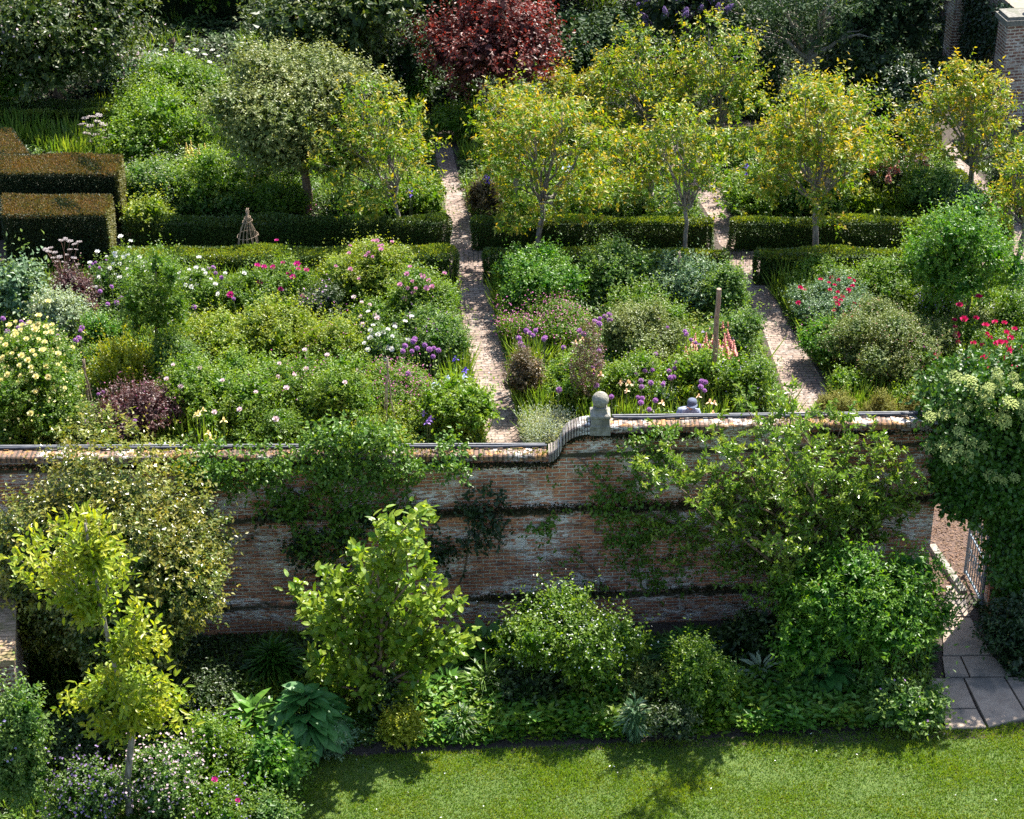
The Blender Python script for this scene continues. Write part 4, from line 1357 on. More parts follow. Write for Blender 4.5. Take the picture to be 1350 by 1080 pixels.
# ------------------------------------------------------------------ rose beds in front of the hedges
RB = [  # name, category, label, box, leaf, L, flowers, small blossom, extra
    ('cardoon', 'plant', 'tall blue grey leaved plant in front of the nearer yew block at the edge', (-20, 342, 58, 440), 'glaucous', .11, None, None, dict(lobes=8)),
    ('smoke_bush', 'bush', 'bronze purple bush under the white umbels before the yew', (62, 362, 128, 432), 'purpleleaf', .05, None, None, {}),
    ('silver_bush', 'bush', 'pale lime silvery bush above the yellow rose', (38, 385, 112, 456), 'pale', .055, None, None, dict(lobes=12)),
    ('green_mound', 'bush', 'small dark green mound right of the silvery bush', (110, 412, 160, 468), 'emerald', .05, None, None, {}),
    ('rose_bush', 'rose', 'white rose bush closest to the nearer yew block', (126, 336, 220, 408), 'cool', .055, (34, 'rose_white', 1.0), None, {}),
    ('rose_bush', 'rose', 'white rose bush in front of the bright hedge and wicker cone', (232, 352, 312, 420), 'mid', .055, (20, 'rose_white', 1.0), None, {}),
    ('rose_bush', 'rose', 'magenta rose bush below the wicker cone', (300, 346, 424, 425), 'mid', .055, (16, 'rose_magenta', 1.35), None, {}),
    ('dark_bush', 'bush', 'dark bush with violet flowers at the left of the pink rose thicket', (396, 380, 450, 448), 'dark', .06, None, (40, 'p_allium', .05), {}),
    ('rose_bush', 'rose', 'tall rose thicket with small pink blooms before the hedge end', (430, 318, 545, 418), 'lime', .058, (16, 'rose_pink', 1.0), None, dict(lobes=13)),
    ('rose_bush', 'rose', 'mauve pink rose bush leaning over the edge of the brick path', (495, 352, 602, 450), 'mid', .058, (14, 'rose_pink', 1.1), None, {}),
    ('shrub_rose', 'rose', 'broad lime green flowerless rose in the middle of the bed', (235, 402, 345, 492), 'lime', .062, None, None, dict(lobes=12)),
    ('shrub_rose', 'rose', 'tall yellow green rose with shoots in the middle of the bed', (325, 396, 425, 486), 'lime', .062, None, None, dict(lobes=12)),
    ('shrub_rose', 'rose', 'bronze tinted rose at the right of the lime green ones', (395, 415, 475, 500), 'lime', .058, None, (80, 'p_campion', .03), {}),
    ('yellow_rose', 'rose', 'large pale yellow rose bush covered in blooms', (-40, 446, 118, 590), 'mid', .05, (99, 'rose_yellow', 1.15), (420, 'p_yellow', .055), dict(lobes=14)),
    ('feathery_shrub', 'shrub', 'feathery yellow green shrub right of the yellow rose', (112, 460, 218, 528), 'ygfeather', .07, None, None, dict(up=1.6, droop=-.6, tl=.3, per=9)),
    ('purple_rose', 'rose', 'purple grey leaved rose between the yellow rose and pale irises', (128, 502, 240, 585), 'purpleleaf', .05, None, (90, 'p_campion', .03), {}),
    ('green_mound', 'bush', 'soft light green mound in front of the yellow rose', (62, 530, 140, 598), 'olive', .035, None, None, {}),
    ('green_mound', 'bush', 'small light green mound between the purple rose and the wall', (130, 548, 182, 596), 'fresh', .045, None, None, {}),
    ('shrub_rose', 'rose', 'large rounded yellow green rose behind the pale irises', (210, 460, 385, 570), 'fresh', .058, (6, 'rose_pale', 1.0), None, dict(lobes=15)),
    ('shrub_rose', 'rose', 'pink budded rose with reddish shoots in the middle of the bed', (338, 470, 450, 560), 'mid', .055, (7, 'rose_pale', 1.1), (240, 'p_campion', .032), {}),
    ('shrub_rose', 'rose', 'fresh green rose behind the cane tripod', (395, 470, 505, 575), 'fresh', .055, (3, 'rose_pale', 1.2), None, {}),
    ('rose_bush', 'rose', 'white rose bush behind the cane tripod', (478, 428, 552, 500), 'cool', .052, (22, 'rose_white', 1.15), None, {}),
    ('rose_bush', 'rose', 'green rose thicket beside the curve of violet alliums', (455, 395, 545, 470), 'mid', .055, (8, 'rose_pale', 1.1), None, {}),
    ('campion', 'plant', 'hazy drift of small pink flowers around the cane tripod', (470, 480, 572, 560), 'fresh', .04, None, (900, 'p_campion', .032), dict(up=1.2)),
    ('peony_bush', 'bush', 'rounded bright green bush where the brick path meets the wall', (556, 500, 652, 585), 'fresh', .075, None, None, dict(lobes=11)),
    ('shrub_rose', 'rose', 'light green mound against the wall left of the rounded bright bush', (425, 540, 575, 606), 'lime', .055, None, None, {}),
    ('shrub_rose', 'rose', 'leafy green rose beside the small leaved ones at the wall', (305, 525, 435, 600), 'mid', .055, (3, 'rose_pale', 1.2), None, {}),
    ('green_mound', 'bush', 'cool green bush by the path at the foot of the mauve pink rose', (530, 405, 612, 490), 'cool', .055, None, (60, 'p_allium', .04), {}),
    ('green_mound', 'bush', 'leafy green bush just behind the feathery yellow green shrub', (100, 455, 190, 500), 'mid', .05, None, None, {}),
    ('green_mound', 'bush', 'dusky green bush between the pillar rose and lime rose', (195, 440, 275, 520), 'cool', .05, None, None, {}),
    # centre bed
    ('rose_bush', 'rose', 'big dark green rose bush over the hedge beside the brick path', (656, 318, 768, 420), 'emerald', .06, None, None, dict(lobes=12)),
    ('rose_bush', 'rose', 'blue green bush under the forked trunk before the hedge', (762, 326, 870, 405), 'cool', .06, None, None, {}),
    ('rose_bush', 'rose', 'blue green bush around the grey stick tripod', (855, 340, 955, 412), 'glaucous', .06, None, None, {}),
    ('rose_bush', 'rose', 'pale leaved bush along the narrow path above the wooden post', (915, 352, 985, 425), 'cool', .06, None, None, {}),
    ('rose_bush', 'rose', 'green bush at the centre bed between campion and tripod', (800, 380, 905, 448), 'mid', .055, None, None, {}),
    ('rose_bush', 'rose', 'pale cool green bush overhanging the narrow path', (935, 400, 1002, 475), 'cool', .055, None, (50, 'p_cat', .03), {}),
    ('campion', 'plant', 'magenta campion drift beside the brick path', (655, 394, 770, 462), 'mid', .045, None, (1100, 'p_campion', .036), dict(up=1.3)),
    ('grey_bush', 'bush', 'grey green rounded bush in the middle of the allium drift', (792, 402, 895, 492), 'greyolive', .05, None, None, dict(lobes=11)),
    ('fennel', 'plant', 'soft bronze fennel at the path edge', (664, 462, 716, 538), 'bronze', .045, None, None, dict(up=1.5, per=9, core=.4)),
    ('green_mound', 'bush', 'fresh green clump under the peach irises', (712, 470, 800, 545), 'fresh', .055, None, None, {}),
    ('green_mound', 'bush', 'pale green clump among the alliums behind the finial', (800, 470, 880, 545), 'fresh', .05, None, (90, 'p_umbel', .03), {}),
    ('green_mound', 'bush', 'leafy clump under the pink lupins', (870, 462, 975, 540), 'fresh', .08, None, None, {}),
    ('green_mound', 'bush', 'low green mound between wooden post and narrow path', (946, 472, 1026, 548), 'mid', .05, None, (60, 'p_cat', .03), {}),
    ('green_mound', 'bush', 'pale small flowered clump left of the person in the cap', (856, 508, 894, 552), 'cool', .05, None, (120, 'p_white', .03), {}),
    ('red_orach', 'plant', 'tall thin red stemmed plant behind the finial', (752, 420, 800, 560), 'bronze', .04, None, (110, 'p_campion', .03), dict(up=2, lai=.5, core=0)),
    # right bed
    ('rose_bush', 'rose', 'green bush hiding the hedge behind the crimson rose', (1035, 340, 1130, 400), 'fresh', .055, None, None, {}),
    ('rose_bush', 'rose', 'green bush before the hedge under the ornamental tree', (1115, 342, 1215, 410), 'mid', .055, None, None, {}),
    ('rose_bush', 'rose', 'greyish rose bush with crimson blooms beside the narrow path', (1038, 364, 1160, 436), 'glaucous', .045, (30, 'rose_crimson', 1.05), None, dict(lobes=11)),
    ('geranium', 'plant', 'fresh green clump spilling over the narrow path', (1054, 418, 1118, 486), 'emerald', .06, None, (40, 'p_campion', .03), {}),
    ('dome_shrub', 'shrub', 'large olive dome shaped shrub beside the narrow path', (1084, 398, 1252, 512), 'olive', .042, None, (500, 'p_lupin', .022), dict(lobes=16, lr=.42, lai=1.7)),
    ('rose_bush', 'rose', 'rose bush covered in bright crimson blooms above the climbing hydrangea', (1222, 428, 1380, 515), 'mid', .055, (52, 'rose_crimson', 1.45), None, dict(lobes=12)),
    ('campion', 'plant', 'small pink flowers at the foot of the olive dome', (1176, 470, 1240, 525), 'mid', .045, None, (300, 'p_campion', .034), {}),
    ('shrub_rose', 'rose', 'bright leafy bush left of the ornamental tree', (1186, 286, 1262, 385), 'fresh', .06, None, None, {}),
    ('catmint', 'plant', 'lavender flowered plant below the ornamental tree', (1208, 375, 1275, 430), 'mid', .05, None, (420, 'p_cat', .032), dict(up=1.3)),
    ('shrub_rose', 'rose', 'green bush right of the ornamental trunk', (1296, 385, 1380, 452), 'mid', .055, None, (60, 'p_cat', .03), {}),
    ('green_mound', 'bush', 'low green clump between olive dome and wall', (1092, 490, 1140, 535), 'fresh', .055, None, None, {}),
    ('green_mound', 'bush', 'leafy green clump near the wall below the crimson roses', (1170, 500, 1262, 556), 'mid', .055, None, None, {}),
    ('green_mound', 'bush', 'shaded bush behind the crimson roses under the tree', (1235, 405, 1310, 455), 'olive', .05, None, None, {}),
]
for nm, ct, lb, b, mt, L, fl, bl, kw in RB:
    kw = dict(kw)
    kw.setdefault('lai', 1.4)
    kw.setdefault('lobes', 9)
    shrub(nm, ct, lb, b, mt, L, fl=fl, bl=bl, **kw)


# the pillar plants and the small ornamental tree
def pillar(name, cat, label, basepx, b, mat, L, wood='barkbrown', tr=.04, lai=1.1, **kw):
    base = G(*basepx)
    root = empty(name, base, label, cat)
    x0, y0, x1, y1 = b
    t_ = V((x0 + x1) / 2, y0, base[1]) - base
    m_ = V((x0 + x1) / 2, y1, base[1]) - base
    r = (x1 - x0) / 2 / ppm(base)
    tw = Acc()
    tube(tw, limb((0, 0, -.05), (t_[0] * .7, 0, t_[2] * .85), 7, 0, .03), np.linspace(tr, tr * .4, 7), 7)
    tw.build('trunk', wood, root, smooth=True)
    a = Acc()
    hz = (t_[2] - max(.1, m_[2])) / 2
    cz = max(.1, m_[2]) + hz
    crown(a, (t_[0] * .7, 0, cz), (r, r, hz), nleaf(r, r, hz * 2, L, L * .58, lai), L, L * .58, lobes=14, lr=.4, core=.4, **kw)
    a.build('crown', mat, root)
    return root


pillar('pillar_rose', 'rose', 'tall pale leaved climber on a post above the lime green roses', (210, 505), (166, 332, 248, 480), 'mid', .05, lai=.8)
pillar('ornamental_tree', 'tree', 'small dense bright green tree on a short trunk by the crimson roses', (1274, 442), (1214, 272, 1348, 415), 'emerald', .065, tr=.06, lai=1.5, up=.4)


# ------------------------------------------------------------------ alliums, each bulb on its own stem
def stem_flower(name, label, cat, px, key, z=.95, s=1.0, group=None, lean=.06, stemmat='stemgreen', fname='flower_head', tw=.008):
    p = G(px[0], px[1], z)
    root = empty(name, (p[0], p[1], 0), label, cat, group)
    a = Acc()
    off = np.array([RS.normal() * lean, RS.normal() * lean, 0])
    tube(a, [off, off * .4 + np.array([0, 0, z * .5]), (0, 0, z)], tw, 5)
    a.build('stem', stemmat, root)
    child(fname, FL[key], root, (0, 0, z), (RS.normal() * .15, RS.normal() * .15, RS.random() * 6), s)
    return root


AC = [('violet allium standing among the white roses by the nearer yew block', 'allium', .95, 1.1, [(132, 384), (147, 378), (168, 396), (176, 392), (159, 393), (173, 401), (154, 399), (142, 401), (178, 404)]),
      ('violet allium beside the silvery bush above the yellow rose', 'allium', .9, 1.1, [(4, 420), (24, 432), (34, 428), (42, 433), (10, 437), (28, 424), (77, 443), (38, 425)]),
      ('violet allium just right of the yellow rose top', 'allium', .9, 1.1, [(106, 436), (104, 446), (108, 432), (100, 449)]),
      ('unopened slender stemmed allium in front of the nearer yew block', 'allium', 1.25, .62, [(118, 352), (122, 348), (131, 353), (126, 346), (140, 343)]),
      ('violet allium before the bright hedge beside the magenta rose', 'allium', 1.0, 1.0, [(274, 354), (281, 353), (284, 360), (263, 354), (308, 394), (292, 366), (256, 405)]),
      ('violet allium in the thick curved drift by the cane tripod', 'allium', .95, 1.15, [(545, 450), (550, 459), (560, 455), (566, 461), (572, 459), (534, 456), (543, 463), (571, 470), (538, 493), (547, 447), (578, 462), (531, 463), (567, 423), (572, 430), (585, 427)]),
      ('violet allium near the right edge of the centre bed campion', 'allium', .95, 1.1, [(698, 439), (703, 442), (684, 446), (686, 453), (690, 458), (706, 436), (717, 447), (719, 445), (694, 436)]),
      ('mauve allium at the top of the grey green rounded bush', 'allium', 1.05, 1.15, [(784, 424), (791, 420), (797, 417), (804, 422), (803, 415), (790, 427), (764, 436), (770, 440)]),
      ('mauve allium in the wide drift behind the stone finial', 'allium', .9, 1.1,
       [(839, 493), (850, 489), (857, 473), (864, 467), (859, 480), (860, 488), (853, 483), (882, 489), (884, 498), (888, 497), (890, 485), (892, 479), (847, 480), (841, 524), (847, 525), (845, 531), (806, 523), (786, 477), (790, 480), (864, 528), (874, 507), (790, 463), (743, 458), (781, 485)]),
      ('deep violet allium beside the foot of the wooden post', 'allium', .9, 1.1, [(925, 503), (930, 504), (924, 510), (929, 515)]),
      ('pale mauve allium fading among the white specked clump', 'allium_pale', .85, 1.1, [(845, 502), (858, 505), (838, 487), (875, 505), (856, 540), (737, 514), (786, 508), (846, 510)]),
      ('small violet allium in the pale leaved bush above the post', 'allium', .95, .95, [(903, 437), (911, 448), (917, 452), (905, 441), (880, 432), (868, 421), (922, 456)]),
      ('lone violet allium beside the purple leaved rose', 'allium', .8, 1.0, [(130, 520), (48, 555), (12, 552), (114, 556), (178, 555), (136, 517)])]
for lb, key, z, s, pts in AC:
    for px in pts:
        stem_flower('allium', lb, 'allium', px, key, z, s * .74 * RS.uniform(.8, 1.2), group=lb.split(' allium ')[0] + ' alliums ' + lb.split(' allium ')[1] if len(pts) > 1 else None)


# ------------------------------------------------------------------ irises: straps and flowers
def iris_clump(label, b, flowers, key, nst=110, h=.75, mat='strap', name='iris', cat='iris', W=.035):
    base, r, ry, hh = fit(b)
    root = empty(name, base, label, cat)
    a = Acc()
    n = nst
    ph = RS.random(n) * 6.28
    q = np.sqrt(RS.random(n))
    P = np.stack([r * q * np.cos(ph), ry * q * np.sin(ph), np.zeros(n)], 1)
    D = np.stack([np.cos(ph) * .35, np.sin(ph) * .35, np.ones(n)], 1) + .2 * rdir(n)
    leaves(a, P, D, np.stack([np.cos(ph), np.sin(ph), .3 + 0 * ph], 1) + .6 * rdir(n), h * (.6 + .5 * RS.random(n)), W, TS, .25 * RS.random(n), 0, RS.random(n), RS.random(n) ** 3)
    a.build('leaf_clump', mat, root)
    for px in flowers:
        p = G(px[0], px[1], h * 1.15) - base
        st = Acc()
        tube(st, [(p[0] * .9, p[1] * .9, 0), (p[0], p[1], h * 1.15)], .009, 5)
        s_ = st.build('stem', 'stemgreen', root)
        child('flower', FL[key], s_, p, (0, 0, RS.random() * 6), RS.uniform(.7, .9))
    return root


iris_clump('pale yellow iris clump by the wall in front of the rounded rose', (240, 525, 322, 592), [(262, 545), (295, 555), (275, 572), (278, 580), (258, 548), (268, 541)], 'iris_yellow', 150, .8)
iris_clump('pale blue iris clump beside the brick path', (560, 485, 622, 545), [(575, 505), (571, 509), (590, 500), (591, 499), (578, 508), (612, 497)], 'iris_pale', 100, .75)
iris_clump('violet blue iris near the path above the pale blue ones', (585, 468, 620, 510), [(613, 490), (600, 474), (614, 488)], 'iris_violet', 50, .75)
iris_clump('lilac iris by the foot of the cane tripod', (540, 535, 590, 578), [(559, 546), (566, 555), (568, 553), (563, 558)], 'iris_lilac', 70, .6)
iris_clump('peach iris clump in the centre bed near the fennel', (690, 470, 760, 545), [(704, 484), (706, 480), (741, 480), (709, 486)], 'iris_peach', 170, .7)
iris_clump('peach iris clump behind the red stemmed plant', (745, 470, 812, 560), [(783, 490), (791, 495), (768, 448), (759, 452), (792, 494)], 'iris_peach', 190, .75)
iris_clump('peach iris clump behind the stone finial near alliums', (800, 500, 870, 560), [(819, 503), (828, 505), (826, 516), (873, 532), (818, 506), (830, 507)], 'iris_peach', 190, .7)
iris_clump('peach iris right beside the person in the cap', (912, 510, 955, 560), [(921, 523), (936, 531), (942, 532), (940, 545)], 'iris_peach', 90, .75)
iris_clump('violet iris under the largest golden tree', (630, 228, 662, 268), [(641, 233), (645, 237), (639, 236), (661, 243), (643, 241)], 'iris_violet', 60, .85)
iris_clump('pale blue iris under the largest golden tree', (735, 212, 775, 255), [(741, 221), (750, 220), (757, 222), (749, 226)], 'iris_pale', 60, .85)
iris_clump('deep violet iris by the path under the first golden tree', (528, 240, 560, 280), [(539, 252), (543, 251), (541, 258)], 'iris_violet', 60, .8)
iris_clump('violet iris in the bed beside the bend of the narrow path', (975, 212, 1035, 265), [(985, 219), (1011, 229), (1026, 231), (984, 231), (983, 221)], 'iris_violet', 80, .8)
iris_clump('flowerless strap leaved clump by the wall under the olive dome', (1096, 505, 1185, 552), [], 'iris_pale', 240, .6, W=.04, cat='plant', name='strap_plant')
iris_clump('strap leaved clump along the path opposite the pale blue irises', (672, 455, 716, 520), [], 'iris_pale', 90, .6, cat='plant', name='strap_plant')
iris_clump('arching strap leaves in the far bed below the sunlit low hedge', (-20, 150, 60, 195), [], 'iris_pale', 420, .75, W=.06, cat='plant', name='strap_plant')
iris_clump('arching strap leaves in the far bed beside the lilac tinted plant', (45, 152, 130, 206), [], 'iris_pale', 420, .7, W=.055, cat='plant', name='strap_plant')


# ------------------------------------------------------------------ lupins, umbels
def lupin(label, px, b, key, s=1.0, zs=.75):
    base, r, ry, h = fit(b)
    root = empty('lupin', base, label, 'lupin')
    a = Acc()
    crown(a, (0, 0, h * .45), (r, ry, h * .45), 900, .09, .04, lobes=6, up=.6)
    a.build('foliage', 'fresh', root)
    for q in px:
        p = G(q[0], q[1], zs) - base
        st = Acc()
        tube(st, [(p[0] * .8, p[1] * .8, .1), (p[0], p[1], zs - .25 * s)], .01, 5)
        s_ = st.build('stem', 'stemgreen', root)
        child('flower_spike', FL[key], s_, (p[0], p[1], zs - .25 * s), (RS.normal() * .06, RS.normal() * .06, 0), (s * 1.9, s * 1.9, s * 1.1))
    return root


lupin('salmon pink lupins left of the wooden post', [(939, 448), (930, 452), (915, 460), (906, 470), (916, 490), (914, 452)], (900, 470, 945, 530), 'lupin', 1.0)
lupin('salmon pink lupins right of the wooden post', [(952, 440), (964, 448), (957, 455), (968, 462), (950, 462), (963, 438)], (938, 465, 985, 530), 'lupin', 1.15)
lupin('salmon pink lupins in the far bed behind the leaning trunk', [(1156, 214), (1162, 212), (1168, 211), (1173, 213), (1183, 217), (1172, 230), (1151, 219), (1178, 220)], (1140, 225, 1190, 262), 'lupin', .85, .9)
lupin('pale yellow lupins behind the long dark hedge', [(247, 200), (251, 197), (246, 212), (262, 203), (270, 200)], (232, 215, 280, 250), 'lupin_yellow', 1.0, .9)


def umbels(label, basepx, heads, H, key='umbel', s=1.0, wood='stemred', name='cow_parsley', cat='plant'):
    base = G(*basepx)
    root = empty(name, base, label, cat)
    a = Acc()
    pos = [V(x, y, base[1] + RS.normal() * .15) - base for x, y in heads]
    hub = np.mean(pos, 0) * np.array([.3, .3, .45])
    tube(a, [(0, 0, -.02), hub], [.016, .012], 6)
    for p in pos:
        tube(a, limb(hub, p, 4, .05, .05), np.linspace(.01, .005, 4), 5)
    a.build('stem', wood, root)
    for p in pos:
        child('flower_head', FL[key], root, p, (RS.normal() * .12, RS.normal() * .12, 0), s * RS.uniform(.8, 1.2))
    return root


umbels('tall dusky stems with greyish white umbels standing against the nearer yew block', (88, 408),
       [(60, 329), (66, 327), (72, 333), (80, 317), (86, 315), (92, 318), (98, 322), (104, 319), (78, 339), (84, 346), (92, 329), (100, 329), (74, 345), (88, 336), (102, 349), (97, 340), (70, 340), (86, 357), (64, 332)], 0, 'umbel', .75)
umbels('white umbels in front of the tall dark hedge at the back', (190, 112), [(178, 72), (186, 64), (194, 70), (170, 76), (165, 70), (199, 78), (210, 72), (184, 82), (218, 66), (160, 80)], 0, 'umbel_white', 1.0, 'stemgreen')
umbels('white umbels right of the hazel pole at the back', (262, 110), [(248, 70), (258, 66), (270, 72), (280, 66), (288, 74), (252, 80), (276, 82)], 0, 'umbel_white', 1.0, 'stemgreen')
umbels('greyish lilac umbels in the far bed above the farther yew block', (126, 206),
       [(112, 156), (120, 154), (128, 160), (118, 166), (134, 172), (126, 178), (138, 182), (114, 176), (132, 190), (140, 192), (122, 186), (108, 164), (130, 152), (136, 164)], 0, 'umbel', 1.3, 'stemgreen')
umbels('white flat flower heads in the dark bed under the bare limbed tree', (980, 140), [(960, 80), (970, 76), (982, 84), (990, 78), (966, 92), (1000, 90), (976, 98), (1006, 82)], 0, 'umbel_white', 1.0, 'stemgreen')
umbels('white flat flower heads in the dark bed left of the copper tree', (520, 120), [(505, 62), (512, 70), (520, 64), (528, 74), (508, 82), (532, 84), (516, 90), (536, 66)], 0, 'umbel_white', .9, 'stemgreen')

# silver leaved clump by the wall
base, r, ry, h = fit((690, 538, 748, 592))
a = Acc()
n = 900
P = np.stack([r * RS.uniform(-1, 1, n), ry * RS.uniform(-1, 1, n), np.zeros(n)], 1)
D = np.array([0, 0, 1.]) + .35 * rdir(n)
for k in range(7):
    leaves(a, P + unit(D) * (.1 + .085 * k * RS.uniform(.8, 1.2, (n, 1))), D * .6 + .8 * rdir(n), rdir(n) + np.array([0, -.3, .6]), .055, .018, TQ, .1, 0, RS.random(n))
tag(a.build('artemisia', 'silver', None, base), 'silvery white leaved clump where the brick path meets the sweep of the wall', 'plant')


# ------------------------------------------------------------------ sticks and supports
def cone_support(name, label, basepx, toppx, nst, rad, wood='hazel', weave=True, tr=.014, cat='plant support', bulge=.0):
    base = G(*basepx)
    top = V(toppx[0], toppx[1], base[1]) - base
    root = empty(name, base, label, cat)
    for i in range(nst):
        ph = i * 2 * math.pi / nst + .3
        a = Acc()
        t_ = np.linspace(0, 1, 7)[:, None]
        p0 = np.array([math.cos(ph) * rad, math.sin(ph) * rad, -.03])
        p1 = top * 1.03 + np.array([-math.cos(ph) * .03, -math.sin(ph) * .03, RS.uniform(-.05, .08)])
        p = p0 + (p1 - p0) * t_ + np.sin(t_ * math.pi) * np.array([math.cos(ph), math.sin(ph), 0]) * bulge + .012 * RS.normal(size=(7, 3))
        tube(a, p, np.linspace(tr, tr * .6, 7), 6)
        a.build('pole', wood, root, smooth=True)
    a = Acc()
    for z, tur in ([(.93, 3)] if not weave else [(.62, 1), (.86, 1.5), (.92, 2)]):
        th = np.linspace(0, tur * 6.28, int(tur * 12))
        rr = rad * (1 - z) + bulge * math.sin(z * math.pi) + .022
        tube(a, np.stack([top[0] * z + rr * np.cos(th), top[1] * z + rr * np.sin(th), top[2] * z + .012 * th / 6.28 + .03 * np.sin(th * 1.3)], 1), .006, 5)
    a.build('tie', wood, root)
    return root


cone_support('wicker_cone', 'woven hazel cone standing in front of the long dark hedge', (328, 358), (326, 281), 14, .28, bulge=.12, tr=.011)
cone_support('stick_tripod', 'grey stick tripod among the blue green bushes of the centre bed', (893, 402), (896, 336), 4, .22, 'stick', weave=False, tr=.02)
cone_support('cane_tripod', 'tripod of bare brown canes in the left rose bed near the wall', (511, 585), (511, 476), 3, .18, 'stick', weave=False, tr=.018)
cone_support('hazel_cone', 'slender hazel cone before the lilac tree', (886, 96), (888, 44), 6, .28)
cone_support('hazel_cone', 'crossed hazel poles beneath the bare limbed tree', (1074, 136), (1075, 78), 6, .36, 'stick', weave=False, tr=.02)
cone_support('hazel_cone', 'dark slim hazel cone left of the ornamental tree', (1244, 404), (1247, 342), 5, .16, 'barkbrown')
cone_support('hazel_cone', 'leaning hazel bundle at the right side of the yellow rose', (122, 565), (110, 480), 4, .12, 'hazel', weave=False, tr=.02)


def post(name, label, b0, t0, r0, r1, wood, z=0, cat='post', wob=.006):
    base = G(*b0)
    top = V(t0[0], t0[1], base[1]) - base
    a = Acc()
    tube(a, limb((0, 0, -.05), top, 9, 0, wob), np.linspace(r0, r1, 9), 9)
    return tag(a.build(name, wood, None, base, smooth=False), label, cat)


post('wooden_post', 'tall slightly bent wooden post among the salmon pink lupins', (938, 535), (948, 381), .056, .047, 'hazel')
post('wooden_post', 'thick rough hazel post in front of the tall hedge at the back', (229, 98), (226, 50), .06, .085, 'barkbrown', wob=.05)
post('wooden_post', 'thin grey stick standing among the magenta roses', (393, 440), (394, 384), .018, .014, 'stick')
post('wooden_post', 'dark thin stake in the perennials beside the sunlit yew end', (212, 262), (210, 204), .022, .016, 'barkbrown')


# ------------------------------------------------------------------ climbers on the wall
def wallpt(px, py, off=0.):
    """point on the wall's front face behind a photo pixel"""
    d = ray(px, py)
    t_ = (28.75 - off) / (d[1] - .06 * d[0])
    return CAM + d * t_


def climber(name, label, blobs, mat, L, W, dens, depth=.30, cat='climber', over=0., tm=TH, fl=None, wood=None, stems=(), holes=.0, blmat=None):
    """leaves hung on the wall in ellipses (cx, cy, rx, ry, weight) measured in photo pixels"""
    P, Wt = [], []
    for cx, cy, rx, ry, wt in blobs:
        k = 80.0
        n = int(math.pi * rx * ry / k / k * dens * wt)
        ph, q = RS.random(n) * 6.28, np.sqrt(RS.random(n)) * (.75 + .4 * RS.random(n))
        for i in range(n):
            P.append(wallpt(cx + rx * q[i] * math.cos(ph[i]), cy + ry * q[i] * math.sin(ph[i])))
    P = np.array(P)
    if holes:
        f = np.sin(P[:, 0] * 6.1 + P[:, 2] * 2) + np.sin(P[:, 2] * 7.3 - P[:, 0] * 2.4) + np.sin(P[:, 0] * 2.7 + 2) + .6 * RS.normal(size=len(P))
        P = P[f > holes]
    n = len(P)
    lump = .5 + .5 * np.sin(P[:, 0] * 3.7 + 1) * np.sin(P[:, 2] * 4.1)
    P[:, 1] -= .08 + depth * RS.random(n) ** .8 * (.35 + .65 * lump)
    top = P[:, 2] > wz(P[:, 0]) + .02
    if over:
        P[top, 1] += RS.random(top.sum()) * over
    base = np.array([P[:, 0].mean(), wy(P[:, 0].mean()), 0])
    root = empty(name, base, label, cat)
    a = Acc()
    per = 5
    g = unit(np.array([0, -.55, .25]) + .7 * rdir(n))
    k = np.arange(per)
    Q = P[:, None, :] + g[:, None, :] * (k * L * .55)[None, :, None]
    D = g[:, None, :] * .5 + np.array([0, -.2, -.35]) + .9 * RS.normal(size=(n, per, 3))
    N_ = np.array([0, -.45, .8]) + .5 * RS.normal(size=(n, per, 3))
    rn = np.clip(.5 * RS.random((n, 1)) + .5 * RS.random((n, per)), 0, 1)
    ag = (k[None] / per) ** 2 * RS.random((n, 1)) * (.4 + .6 * np.repeat(top[:, None], 1, 1))
    leaves(a, Q.reshape(-1, 3) - base, D.reshape(-1, 3), N_.reshape(-1, 3), (L * (.6 + .7 * RS.random((n, per)))).ravel(), (W * (.7 + .5 * RS.random((n, per)))).ravel(), tm, .15, 0, rn.ravel(), ag.ravel())
    a.build('foliage', mat, root)
    if stems:
        s_ = Acc()
        for st in stems:
            pts = np.array([wallpt(x, y) for x, y in st[1:]]) - base
            pts[:, 1] -= .05
            if pts[0][2] < .4:
                pts[0][2] = -.05
            pp = np.concatenate([pts[:1]] + [limb(pts[i], pts[i + 1], 5, 0, .06)[1:] for i in range(len(pts) - 1)])
            pp[1:-1, 1] = np.minimum(pp[1:-1, 1], pts[:, 1].max())
            tube(s_, pp, np.linspace(st[0], st[0] * .4, len(pp)), 6)
        s_.build('stem', wood or 'barkbrown', root, smooth=True)
    if fl:
        vis = np.where((P[:, 0] < 9.0) & (P[:, 2] > .9))[0]
        sc = (P[vis, 1] - wy(P[vis, 0])) * 1.2 - P[vis, 2] * .45 - .55 * (P[vis, 2] > fl[3] + .6) + .9 * RS.random(len(vis))
        got = []
        for j in vis[np.argsort(sc)]:
            p = P[j]
            if len(got) < fl[0] and all(np.linalg.norm(p - q_) > .19 for q_ in got):
                got.append(p)
                child('flower_head', FL[fl[1]], root, p - base + np.array([0, -.14, .12]), (.5 + RS.normal() * .25, RS.normal() * .25, 0), fl[2] * RS.uniform(.75, 1.25))
    return root


